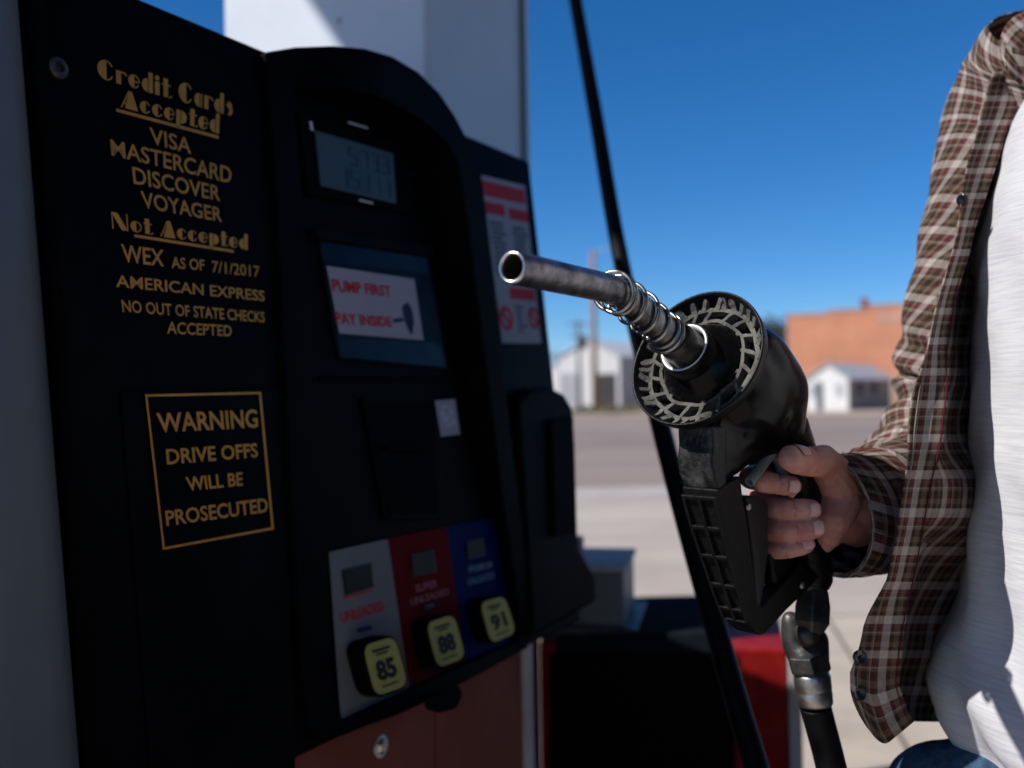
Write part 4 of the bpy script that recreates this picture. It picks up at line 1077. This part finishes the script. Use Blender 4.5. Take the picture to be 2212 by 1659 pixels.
# fingernails
def nail(tip, back, face, wd, ln, r):
    t = (tip - back).normalized(); s = t.cross(face).normalized(); nrm = s.cross(t).normalized()
    if nrm.dot(face) < 0: nrm = -nrm
    rows = []
    for i in range(7):
        u = i / 6; x = ln * (u - .5)
        hw = wd * (.78 + .22 * math.sin(math.pi * min(1, u * 1.25) * .5)) * (1 - max(0, u - .72) ** 2 * 6)
        row = []
        for k in range(9):
            a = (k / 8 - .5) * 2 * math.asin(min(.98, hw / r))
            row.append(tip + t * x + s * (r * math.sin(a)) + nrm * (r * math.cos(a) + .0003 - .0006 * u * u))
        rows.append(row)
    v, f, uv = loft(rows)
    o = mk('fingernail', v, f, M_NAIL, PER, smooth=True)
    sd = o.modifiers.new('s', 'SOLIDIFY'); sd.thickness = .0005
cdir = lambda p: (EYE - p).normalized()
for tip, back, r, wd, tw in ((NP(1704, 1048, .0235), NP(1680, 1046, .020), .0091, .0062, (.25, -.1)), (NP(1746, 1100, .0320), NP(1715, 1102, .0275), .0100, .0066, (.15, -.1)), (NP(1755, 1141, .0355), NP(1725, 1145, .031), .0098, .0066, (.15, .0)), (NP(1736, 1178, .0298), NP(1712, 1183, .026), .0083, .0054, (.05, .1))):
    nail(tip, back, cdir(tip) + _R * tw[0] + _U * tw[1], wd, .0115, r)
tpt = NP(1717, 991, .0405); nail(tpt, TH[3][0], (_U * .8 + _R * .45 + cdir(tpt) * .55), .0072, .0135, .0117)
# hair
hb = MB(); hb.add(*ball(HC - GF * .012 + V3(0, 0, .025), .104, 24, (1, 1, 1.16))); hb.add(*ball(HC - GF * .05, .085, 20, (1, 1, 1.2)))
v, f = remesh(hb, .007, 4)
v = [p for p in v]
keep = [q for q in f if all(((p_ := v[i]) - HC).dot(GF) < .055 or (p_ - HC).z > .055 for i in q)]
mk('hair', v, keep, mat('brown_hair', (.05, .03, .02), .6, .3, var=.4, vscale=80, stretch=(6, 6, .6)), PER, smooth=True)

# T-shirt -----------------------------------------------------------
rows = []
NZR = 90; NTH = 120
for i in range(NZR):
    z = .868 + (1.56 - .868) * i / (NZR - 1)
    sq = min(1, max(0, (1.56 - z) / .06)); sq = .5 + .5 * math.sqrt(sq)
    a, b = .205 * sq, .158 * sq
    c = centre(z, a, b, interp(ydeep(z), SIL))
    row = []
    for k in range(NTH):
        th = 2 * math.pi * k / NTH
        p = c + ell(a, b, th); nrm = ell(1 / a, 1 / b, th).normalized()
        low_ = max(0, (1.25 - z) / .4)
        d = .0055 * math.sin(th * 9 + 5 * math.sin(z * 7) + z * 6) * (.3 + low_) * .6
        d += .009 * nz(Vector((p.x * 1.2, p.y * 1.2, z * .55)), 11, 2) * (.6 + low_) + .006 * nz(Vector((p.x * 1.6 + z * .5, p.y * 1.6, z * .9)), 15, 12)
        q = Vector(((th - 1.2) * .2 + z * .45, z - (th - 1.2) * .12, 0))
        d += .006 * nz(Vector((q.x * 6, q.y * 1.4, 0)), 4, 8) * (.35 + low_)
        zz = z + (.010 * math.sin(th * 2 + 1) if i == 0 else 0) * 1
        row.append(Vector((p.x, p.y, zz)) + nrm * d)
    row.append(row[0].copy()); rows.append(row)
hem = [[p + Vector((0, 0, -.012)) + (Vector((p.x - TC.x, p.y - TC.y, 0)).normalized() * -.0035) for p in rows[0]]]
v, f, uv = loft(rows)
tee = mk('t_shirt', v, f, M_TEE, PER, smooth=True, uvs=uv)
sd = tee.modifiers.new('s', 'SOLIDIFY'); sd.thickness = .0016; sd.offset = -1
# rolled hem
hp2 = [p + Vector((0, 0, -.001)) for p in rows[0]]
v, f = sweep(hp2, .0024, 8, caps=False); mk('t_shirt_hem', v, f, M_TEE, tee, smooth=True)

# flannel shirt -----------------------------------------------------
LT = [(150, 2146), (188, 2133), (240, 2122), (330, 2096), (420, 2075), (540, 2054), (640, 2028), (760, 2001), (842, 1977), (931, 1966), (1005, 1961), (1088, 1945), (1197, 1925), (1256, 1912), (1310, 1882), (1344, 1866), (1408, 1854), (1453, 1839), (1502, 1840), (1534, 1852)]
RT = [(150, 2215), (188, 2206), (240, 2192), (330, 2160), (420, 2128), (540, 2090), (640, 2066), (760, 2048), (842, 2050), (955, 2036), (1054, 2014), (1138, 1999), (1236, 1982), (1285, 1970), (1384, 1952), (1473, 1941), (1522, 1962), (1534, 1975)]
DT = [(150, .975), (240, .955), (440, .905), (640, .87), (760, .845), (842, .828), (980, .803), (1100, .796), (1190, .799), (1300, .813), (1534, .835)]
rows = []; NY = 70
for i in range(NY):
    y = 150 + (1534 - 150) * i / (NY - 1)
    L = interp(y, LT); R = interp(y, RT); D = interp(y, DT)
    dip = max(0, (y - 1440) / 94)                     # the hem corner hangs lower
    wv = .004 * math.sin(y * .011 + 1) + .002 * math.sin(y * .031)
    P = []
    for t in (1.0, .72, .45, .2, 0.0):
        px = L + (R - L) * t
        yy = y + dip * (62 * math.sin(math.pi * min(1, max(0, (t * 1.12)))) ** 1.0 + 26 * t - 2)
        dd = D + .017 * t + wv * (.4 + t * .3) + .0035 * math.sin(t * 3.1)
        P.append(PX(px, yy, dd))
    zz = P[4].z
    px = L + (R - L) * .18; P.append(PX(px, y + dip * 6, D + .012))
    P.append(PX(L + (R - L) * .45, y + dip * 14, D + .035)); P.append(PX(L + (R - L) * .75, y + dip * 20, D + .075 - .045 * math.exp(-((y - 1080) / 100) ** 2)))
    a, b = .235, .19
    sq = min(1, max(0.0, (1.545 - zz) / .12)); sq = .62 + .38 * math.sqrt(sq)
    cc = centre(zz, .205, .158, interp(ydeep(max(zz, .95)), SIL)) * .5 + Vector((TC.x, TC.y, zz)) * .5; cc.z = zz
    ys = y + dip * 26
    hq = math.exp(-((y - 1080) / 115) ** 2)
    P.append(PX(R + 20, ys, max(D + .115, .945) * (1 - hq) + (D + .045) * hq)); P.append(PX(max(R + 60, 2105), ys, max(D + .15, .980) * (1 - hq) + (D + .10) * hq)); P.append(PX(max(R + 110, 2152), ys, max(D + .18, 1.01)))
    for th in (-12, -35, -60, -90, -120, -150, -180, -205):
        P.append(cc + ell(a * sq, b * sq, R_(th)))
    pr_ = crm(P, 110)
    out = []
    for k, p in enumerate(pr_):
        d = .0035 * nz(p, 18, 4) + .006 * nz(Vector((p.x, p.y, p.z * .35)), 9, 6) * (1 if k > 40 else .25)
        out.append(p + Vector((p.x - cc.x, p.y - cc.y, 0)).normalized() * d)
    rows.append(out)
v, f, uv = loft(rows)
SHIRT = mk('flannel_shirt', v, f, M_PLAID, PER, smooth=True, uvs=uv)
sd = SHIRT.modifiers.new('s', 'SOLIDIFY'); sd.thickness = .0014; sd.offset = 0
# placket stitching and buttons
def onrow(y, t, lift=.0):
    L = interp(y, LT); R = interp(y, RT); D = interp(y, DT); wv = .004 * math.sin(y * .011 + 1) + .002 * math.sin(y * .031)
    dip = max(0, (y - 1440) / 94)
    yy = y + dip * (62 * math.sin(math.pi * min(1, t * 1.12)) + 26 * t - 2)
    return PX(L + (R - L) * t, yy, D + .017 * t + wv * (.4 + t * .3) + .0035 * math.sin(t * 3.1) - lift)
sm = MB()
for (x, y) in ((1857, 1420), (1855, 1484)):
    D = interp(y, DT); t = (x - interp(y, LT)) / (interp(y, RT) - interp(y, LT))
    p = onrow(y, t, .002); ax = (EYE - p).normalized()
    mb = MB().add(*lathe(p, (ax + _R * .25).normalized(), [(-.001, 0), (-.001, .0054), (.0012, .0060), (.0024, .0056), (.0024, .0042), (.0014, .0036), (.0014, 0)], 28))
    mb.mk('shirt_button', M_BTN, SHIRT, smooth=True)
p = PX(2080, 432, .9045); mb = MB().add(*lathe(p, ((EYE - p).normalized() - _R * .9).normalized(), [(0, 0), (0, .0056), (.002, .0054), (.002, .004), (.001, 0)], 24)); mb.mk('shirt_button', M_BTN, SHIRT, smooth=True)
for t in (.12, .93):
    pts = [onrow(150 + (1500 - 150) * i / 80, t, .0012) for i in range(81)]
    v, f = sweep(pts, .0005, 5); mk('placket_stitching', v, f, M_THREAD if t < .5 else mat('dark_red_thread', (.085, .010, .022), .9, .1), SHIRT)
# sleeve
def ring(c, ax, rx, ry, n, up, fn):
    ax = ax.normalized(); e1 = (up - ax * up.dot(ax)).normalized(); e2 = ax.cross(e1)
    return [fn(c + e1 * (rx * math.cos(2 * math.pi * k / n)) + e2 * (ry * math.sin(2 * math.pi * k / n)), 2 * math.pi * k / n) for k in range(n + 1)]
rads = [.068, .080, .075, .066, .058, .053, .050, .051, .056, .056, .053, .0510]
cs = crm(ctrlp, 120); rows = []
for i, c in enumerate(cs):
    t = i / 119 * 11; r = float(np.interp(t, range(12), rads))
    axd = cs[min(i + 1, 119)] - cs[max(i - 1, 0)]
    fade = min(1, (119 - i) / 12)
    def fn(p, a, c=c, t=t, fade=fade):
        out = (p - c).normalized()
        d = (.007 * nz(p, 9, 1) + .007 * nz(Vector((p.x, p.y * .5, p.z * 2.0)), 14, 9) * min(1, max(.25, (t - 3) / 3)) + .0025 * nz(p, 45, 3))
        d += .007 * math.sin(t * 7.5 + 1.5 * math.sin(a + .5) + 2 * nz(p, 6, 2)) * math.exp(-((t - 7.4) / 2.6) ** 2)
        return p + out * d * (.25 + .75 * fade) * (1 if t < 6.4 else .55)
    if i > 100:     # the cuff opening leans
        kk = (i - 100) / 19; axd = axd.normalized() * (1 - kk) + Vector((-.92, -.37, -.06)) * kk
    rows.append(ring(c, axd, r, r * .96, 64, Vector((0, 0, 1)), fn))
v, f, uv = loft(rows)
SL = mk('shirt_sleeve', v, f, M_PLAID2, SHIRT, smooth=True, uvs=uv)
sd = SL.modifiers.new('s', 'SOLIDIFY'); sd.thickness = .0018; sd.offset = -1
# cuff: a doubled band at the end of the sleeve with pale edge stitching
cr_ = []
for i in (98, 102, 106, 110, 114, 119, 119):
    c = cs[i]; cr_.append([p + (p - c).normalized() * (.0022 if len(cr_) not in (6,) else -.0016) for p in rows[i]])
cr_[5] = [p + (cs[119] - cs[117]).normalized() * .0015 for p in cr_[5]]
v, f, uv = loft(cr_); CU = mk('shirt_cuff', v, f, M_PLAID, SHIRT, smooth=True, uvs=uv)
edge_ = [p + Vector((nz(p, 160, 1), nz(p, 160, 2), nz(p, 160, 3))) * .0011 for p in cr_[5]]
v, f = sweep(edge_, [.0009 + .0004 * nz(p, 120, 4) for p in edge_], 6, caps=False); mk('cuff_edge', v, f, mat('frayed_cuff_edge', (.10, .085, .075), .95, .1, col2=(.26, .23, .20), vscale=150), CU, smooth=True)
st_ = [p + (p - cs[110]).normalized() * .0006 for p in cr_[3]]
v, f = sweep(st_, .0005, 5, caps=False); mk('cuff_stitching', v, f, mat('dark_thread', (.03, .022, .02), .95, .1), CU)
# left sleeve and collar
cs2 = crm([tc(0, -.10, 1.47), tc(0, -.17, 1.45), (SHL + ELL) / 2 + GL * -.01, ELL, (ELL + WRL) / 2, WRL + V3(0, 0, .02)], 40); rows = []
for i, c in enumerate(cs2):
    r = float(np.interp(i / 39 * 5, range(6), [.085, .085, .068, .062, .056, .047]))
    rows.append(ring(c, cs2[min(i + 1, 39)] - cs2[max(i - 1, 0)], r, r, 40, GF, lambda p, a, c=c: p + (p - c).normalized() * (.010 * nz(p, 12, 5))))
v, f, uv = loft(rows); o = mk('shirt_sleeve', v, f, M_PLAID2, SHIRT, smooth=True, uvs=uv); sd = o.modifiers.new('s', 'SOLIDIFY'); sd.thickness = .0018; sd.offset = -1
cl_ = MB()
cpx = [(2168, 132), (2162, 112), (2162, 92), (2168, 72), (2178, 54), (2194, 40), (2214, 29), (2250, 10), (2300, -14), (2360, -40)]
rows = []
for k, (x, y) in enumerate(cpx):
    d = .965 + .012 * k * .6
    a_ = PX(x, y, d); b_ = PX(x + 26 + 3 * k, y + 34, d - .010); c_2 = PX(x + 70 + 4 * k, y + 66, d + .004); d_ = PX(x + 40 + 2 * k, y + 14, d + .035)
    rows.append(crm([c_2, b_, a_, PX(x + 4, y - 1, d + .012), d_], 18))
v, f, uv = loft(rows); o = mk('shirt_collar', v, f, M_PLAID, SHIRT, smooth=True, uvs=uv); sd = o.modifiers.new('s', 'SOLIDIFY'); sd.thickness = .003
# jeans and shoes
jm = MB()
chain(jm, [(tc(.0, -.085, .93), .122), (tc(.0, .085, .93), .122)])
for s in (1, -1): chain(jm, [(tc(.03, .088 * s, .92), .125), (tc(.03, .10 * s, .72), .098), (tc(.03, .10 * s, .5), .080), (tc(-.01, .11 * s, .10), .066)])
jm.add(*ball(PX(2050, 1735, .885), .054, 20)); jm.add(*ball(PX(2140, 1740, .87), .06, 20))
v, f = remesh(jm, .005, 10)
v = [p + Vector((p.x - TC.x, p.y - TC.y, 0)).normalized() * (.006 * nz(p, 14, 3)) for p in v]
mk('jeans', v, f, M_JEAN, PER, smooth=True)
for s in (1, -1):
    sm = MB(); chain(sm, [(tc(-.05, .11 * s, .055), .048), (tc(.06, .12 * s, .045), .046), (tc(.16, .135 * s, .036), .036)])
    v, f = remesh(sm, .005, 5); v = [Vector((p.x, p.y, max(p.z, .012))) for p in v]
    mk('shoe', v, f, mat('dark_leather', (.03, .022, .018), .5, .3, var=.2), PER, smooth=True)

# ------------------------------------------------------------------ far side of the road
def zat(x, y, dep): return PX(x, y, dep).z
def gabled(name, B, ang, wid, length, eave, ridge, mats, label, cat):
    """B = front right corner on the ground; gable front runs left from it, the long side runs back"""
    gd_ = Vector((math.cos(ang), -math.sin(ang), 0)); sd_ = Vector((math.sin(ang), math.cos(ang), 0)); up = Vector((0, 0, 1))
    A = B - gd_ * wid
    t = thing(name, (A + B) / 2 + sd_ * length / 2, label, cat)
    v, f = prism([A, B, B + up * eave, (A + B) / 2 + up * (ridge - .05), A + up * eave], [p + sd_ * length for p in (A, B, B + up * eave, (A + B) / 2 + up * (ridge - .05), A + up * eave)])
    mk('wall', v, f, mats[0], t)
    rm = MB()
    for s in (0, 1):
        e = (B + gd_ * .18) if s else (A - gd_ * .18)
        e = e + up * (eave - .10); r = (A + B) / 2 + up * ridge
        q = [e - sd_ * .15, e + sd_ * (length + .15), r + sd_ * (length + .15), r - sd_ * .15]
        rm.add(*prism([p + up * .07 for p in q], q))
    rm.mk('roof', mats[1], t)
    return t, A, B, gd_, sd_, up
def panel(name, o, gd_, up, n, x0, x1, z0, z1, m, parent, th=.04):
    v, f = prism([o + gd_ * a + up * b + n * th for a, b in ((x0, z0), (x1, z0), (x1, z1), (x0, z1))], [o + gd_ * a + up * b - n * .002 for a, b in ((x0, z0), (x1, z0), (x1, z1), (x0, z1))])
    return mk(name, v, f, m, parent)

# small white house
D = 55.0; Bh = PX(1833, 886, D); Bh.z = 0
t, A, B, gd_, sd_, up = gabled('small_house', Bh, R_(35), 2.32, 9.0, 1.80, 2.62, (M_SIDING, M_ROOFG), 'tiny white gabled house with teal door and grey metal roof before the brick wall', 'house')
n_ = -sd_
panel('door', A, gd_, up, n_, .60, .92, .02, 1.62, M_TEAL, t, .02)
for x0 in (.16, 1.68):
    w_ = panel('window', A, gd_, up, n_, x0, x0 + .34, .78, 1.52, M_METG, t, .02)
panel('door_frame', A, gd_, up, n_, .52, .60, .02, 1.70, M_TRIM, t, .015)
# weathered long side
v, f = prism([B + sd_ * a + up * b + gd_ * .02 for a, b in ((.05, .05), (8.9, .05), (8.9, 1.72), (.05, 1.72))], [B + sd_ * a + up * b for a, b in ((.05, .05), (8.9, .05), (8.9, 1.72), (.05, 1.72))]); mk('side_boards', v, f, M_OLDWOOD, t)
for a in (1.6, 4.6):
    v, f = prism([B + sd_ * (a + p) + up * q + gd_ * .05 for p, q in ((0, .9), (1.1, .9), (1.1, 1.6), (0, 1.6))], [B + sd_ * (a + p) + up * q + gd_ * .018 for p, q in ((0, .9), (1.1, .9), (1.1, 1.6), (0, 1.6))]); mk('window', v, f, M_DARKDOOR, t)
# shed left of it
Bs = PX(1752, 880, 59); Bs.z = 0
t, A, B, gd_, sd_, up = gabled('shed', Bs, R_(20), 1.5, 3.0, 1.35, 2.15, (M_OLDWOOD, M_TANWALL), 'low brown shed with pale roof just left of the small white house', 'shed')

# brick building
P0 = PX(1704, 870, 70); P0.z = 0
bdx = Vector((.955, -.297, 0)); bny = Vector((-.297, -.955, 0)); LBK = 22.0
BR = thing('brick_building', P0 + bdx * LBK / 2 - bny * 5, 'big orange brick building with stepped parapet and faded white patch behind the small house', 'building')
hts = [(0, 6.42), (2.7, 6.42), (2.72, 6.62), (5.4, 6.62), (5.42, 6.86), (8.6, 6.86), (8.62, 7.15), (12, 7.15), (12.02, 7.5), (LBK, 7.5)]
base_z = 2.05
fr = [P0 + bdx * LBK + Vector((0, 0, base_z)), P0 + Vector((0, 0, base_z))] + [P0 + bdx * a + Vector((0, 0, h)) for a, h in hts]
bw = mk('wall', *prism([p - P0 for p in fr], [p - P0 - bny * 12 for p in fr]), M_BRICK, None)
bpy.data.objects.remove(bw)
# local frame so that the brick courses run along the wall
def localmesh(name, pts2, th, m, parent, off=0.0):
    rot = Matrix((bdx, -bny, Vector((0, 0, 1)))).transposed()
    n = len(pts2)
    v, f = prism([Vector((a, -off, h)) for a, h in pts2], [Vector((a, th - off, h)) for a, h in pts2])
    me = bpy.data.meshes.new(name); me.from_pydata([tuple(p) for p in v], [], f); me.update()
    bm = bmesh.new(); bm.from_mesh(me); bmesh.ops.recalc_face_normals(bm, faces=bm.faces); bm.to_mesh(me); bm.free()
    o = bpy.data.objects.new(name, me); COL.objects.link(o); o.parent = parent; o.location = P0 - origin_of(parent); o.rotation_euler = rot.to_euler(); me.materials.append(m)
    return o
localmesh('wall', [(LBK, base_z), (0, base_z)] + hts, 12, M_BRICK, BR)
localmesh('lower_wall', [(LBK, 0), (0, 0), (0, base_z - .004), (LBK, base_z - .004)], 12.2, M_TANWALL, BR, .06)
localmesh('painted_patch', [(6.0, 5.55), (9.4, 5.7), (9.4, 6.5), (6.0, 6.35)], .02, M_FADED, BR, .021)
localmesh('coping', [(a, h + .002) for a, h in hts] + [(a, h + .13) for a, h in hts[::-1]], .4, M_TANWALL, BR, .05)
localmesh('chimney', [(4.95, 6.7), (5.45, 6.7), (5.45, 7.5), (4.95, 7.5)], .5, mat('dark_red_brick', (.25, .07, .06), .9, .1, var=.2), BR, -.6)

# white sheet metal building
Bw = PX(1340, 880, 72); Bw.z = 0
t, A, B, gd_, sd_, up = gabled('metal_building', Bw, R_(28), 4.9, 9.0, 3.95, 5.15, (M_METW, M_METW), 'white sheet metal building with gable front and dark doorway across the road at left', 'building')
n_ = -sd_
panel('doorway', A, gd_, up, n_, 3.05, 4.65, .02, 2.62, M_DARKDOOR, t, .02)
panel('grey_wall_panel', A, gd_, up, n_, .05, 1.9, .25, 2.72, M_METG, t, .02)
v, f = prism([B + sd_ * a + up * b + gd_ * .03 for a, b in ((.02, .02), (8.95, .02), (8.95, 3.75), (.02, 3.75))], [B + sd_ * a + up * b for a, b in ((.02, .02), (8.95, .02), (8.95, 3.75), (.02, 3.75))]); mk('side_cladding', v, f, M_METG, t)
# lower annex on its left
Ba = PX(1215, 876, 80); Ba.z = 0
t, A, B, gd_, sd_, up = gabled('low_annex', Ba, R_(28), 2.6, 6, 2.9, 3.6, (M_METW, M_METW), 'low pale annex against the left end of the white metal building', 'annex')

# poles
def pole(px, ytop, dep, r, m, label, lamp):
    b = PX(px, 880, dep); b.z = 0; h = zat(px, ytop, dep)
    t = thing('utility_pole', b, label, 'pole', 'poles across the road')
    v, f = sweep([b, b + Vector((0, 0, h))], [r, r * .72], 14); mk('pole_shaft', v, f, m, t, smooth=True)
    if lamp:
        p = b + Vector((0, 0, h - .35))
        v, f = sweep(crm([p, p + Vector((.5, -.1, .35)), p + Vector((1.3, -.2, .42))], 10), .05, 8); mk('lamp_arm', v, f, M_TRIM, t, smooth=True)
        mb = MB().add(*ball(p + Vector((1.5, -.2, .38)), .24, 14, (1.3, .7, .42))); mb.mk('lamp_head', M_TRIM, t, smooth=True)
    else:
        for k, dz in enumerate((.35, 1.15)):
            (bv, bf) = box(b + Vector((0, -.14, h - dz)), 1.5 - .3 * k, .1, .12); mk('crossarm', bv, bf, m, t)
        mb = MB().add(*lathe(b + Vector((.32, -.1, h - 2.1)), Vector((0, 0, 1)), [(0, 0), (0, .24), (.85, .24), (.95, .12), (.95, 0)], 18)); mb.mk('transformer', M_DKMET, t, smooth=True)
    return t
pole(1286, 540, 64, .20, M_POLE, 'tall tan wooden pole with a street lamp arm before the white building', True)
pole(1252, 690, 70, .15, M_POLEG, 'shorter grey pole with crossarms and transformer before the white building', False)

# bare trees and shrubs
def bare_tree(px, ybase, ytop, dep, label, seed, m=M_BARK, spread=.42):
    rnd = random.Random(seed)
    b = PX(px, ybase, dep); b.z = 0; h = zat(px, ytop, dep)
    t = thing('bare_tree', b, label, 'tree', 'bare trees across the road')
    tr = MB(); cr = MB()
    tr.add(*sweep([b, b + Vector((.05, 0, h * .22)), b + Vector((.0, .05, h * .42))], [h * .035, h * .028, h * .022], 10)); tr.mk('trunk', m, t, smooth=True)
    def br(p, d, ln, r, lev):
        q = p + d * ln + Vector((rnd.uniform(-.1, .1), rnd.uniform(-.1, .1), rnd.uniform(0, .1))) * ln
        cr.add(*sweep([p, (p + q) / 2 + Vector((rnd.uniform(-.06, .06), rnd.uniform(-.06, .06), 0)) * ln, q], [r, r * .8, r * .55], 5))
        if lev == 0: return
        for k in range(rnd.choice((3, 4)) if lev > 1 else 4):
            nd = (d + Vector((rnd.uniform(-1, 1), rnd.uniform(-1, 1), rnd.uniform(-.25, .8))) * spread * 1.7).normalized()
            br(p + (q - p) * rnd.uniform(.55, 1), nd, ln * rnd.uniform(.58, .82), r * .6, lev - 1)
    for k in range(6):
        a = k * 1.05 + rnd.uniform(-.3, .3)
        br(b + Vector((0, 0, h * rnd.uniform(.28, .42))), Vector((math.cos(a) * spread, math.sin(a) * spread, 1)).normalized(), h * .24, h * .017, 4)
    cr.mk('crown', m, t)
    return t
bare_tree(1684, 872, 658, 88, 'tall grey leafless tree beside the left edge of the orange brick building', 4, spread=.62)
bare_tree(1652, 872, 690, 98, 'smaller grey leafless tree farther left of the orange brick building', 6, spread=.6)
bare_tree(1236, 872, 752, 100, 'small dark leafless tree behind the low pale annex', 9, spread=.6)
def shrub(px, y, w_, h_, dep, label, seed, m):
    rnd = random.Random(seed); b = PX(px, y, dep); b.z = 0
    mb = MB()
    for k in range(420):
        a = rnd.uniform(0, 6.283); rr_ = w_ * .5 * math.sqrt(rnd.random()); z = h_ * rnd.random() * (1 - (rr_ / (w_ * .5)) ** 2 * .7)
        c = b + Vector((math.cos(a) * rr_, math.sin(a) * rr_, z + .02)); s_ = rnd.uniform(.04, .11)
        d1 = Vector((rnd.gauss(0, 1), rnd.gauss(0, 1), rnd.gauss(0, 1))).normalized(); d2 = d1.orthogonal().normalized()
        mb.add([c - d1 * s_, c + d2 * s_ * .5, c + d1 * s_, c - d2 * s_ * .5], [[0, 1, 2, 3]])
    o = mb.mk('shrub', m, None, loc=b); tag(o, label, 'shrub', 'shrubs along the far roadside')
shrub(1262, 884, 1.6, .55, 60, 'low green shrub at the foot of the tan street lamp pole', 1, M_LEAF)
shrub(1348, 884, 1.2, .5, 60, 'dark green shrub under the corner of the white metal building', 2, M_LEAF)
shrub(1312, 888, 1.8, .45, 57, 'dry tan shrub before the dark doorway of the white building', 3, M_SHRUB)
shrub(1374, 887, 2.6, .7, 58, 'wide dry tan shrub just right of the white metal building', 5, M_SHRUB)

# ------------------------------------------------------------------ unseen car right of the frame, added to darken the pump front
M_CAR = mat('dark_car_paint', (.012, .013, .016), .25, .5, var=.1, vscale=3)
M_GLASS = mat('dark_car_glass', (.006, .008, .010), .06, .5)
M_TYRE = mat('tyre_rubber', (.012, .012, .012), .85, .2, var=.3, vscale=30)
M_LAMP = mat('headlamp_lens', (.45, .46, .48), .15, .5)
M_TAIL = mat('tail_lamp_lens', (.25, .01, .012), .15, .5)
T0, N0_, N1_ = .25, .86, 2.66
CAR = thing('light_blocker_car', cp(T0, (N0_ + N1_) / 2, 0), 'dark car added out of view to block sky and ground light from the petrol pump', 'car')
def cl(t, q, z): return cp(T0 + t, q, z)
def cprism(pts, a, b): return prism([cl(t, a, z) for t, z in pts], [cl(t, b, z) for t, z in pts])
mk('body', *cprism([(-2.35, .42), (-2.38, .78), (-2.2, .98), (-1.2, 1.06), (2.2, 1.10), (2.36, 1.0), (2.40, .5), (2.25, .36), (-2.2, .34)], N0_, N1_), M_CAR, CAR, bevel=.06, seg=3)
v, f = cprism([(-1.15, 1.05), (-.35, 1.66), (.4, 1.74), (1.55, 1.72), (2.16, 1.10)], N0_ + .09, N1_ - .09); mk('cabin', v, f, M_CAR, CAR, bevel=.06, seg=3)
for a, b in ((N0_ + .072, N0_ + .088), (N1_ - .088, N1_ - .072)):
    for q in ([(-.86, 1.14), (-.30, 1.58), (.42, 1.65), (.42, 1.14)], [(.52, 1.14), (.52, 1.65), (1.48, 1.63), (1.86, 1.16)]):
        v, f = cprism(q, a, b); mk('side_window', v, f, M_GLASS, CAR)
for tt in (-1.42, 1.42):
    for q, sg_ in ((N0_ + .10, -1), (N1_ - .10, 1)):
        c = cl(tt, q, .345)
        wv = MB().add(*lathe(c, PN * sg_, [(-.11, .2), (-.11, .32), (-.08, .345), (.08, .345), (.112, .32), (.112, .21), (.10, .2)], 36)); wh = wv.mk('wheel', M_TYRE, CAR, smooth=True)
        MB().add(*lathe(c, PN * sg_, [(.09, .205), (.108, .2), (.098, .15), (.10, .05), (.108, .0)], 30)).mk('rim', M_FERR, wh, smooth=True)
for q in (N0_ + .25, N1_ - .25):
    (bv, bf) = box(cl(-2.34, q, .80), .36, .12, .16, (PN, PD, ez)); mk('headlight', bv, bf, M_LAMP, CAR, bevel=.02)
    (bv, bf) = box(cl(2.36, q, .92), .30, .10, .22, (PN, PD, ez)); mk('tail_light', bv, bf, M_TAIL, CAR, bevel=.02)
    (bv, bf) = box(cl(-.85, N0_ - .05 if q < 1.7 else N1_ + .05, 1.14), .16, .12, .13, (PN, PD, ez)); mk('wing_mirror', bv, bf, M_CAR, CAR, bevel=.03)
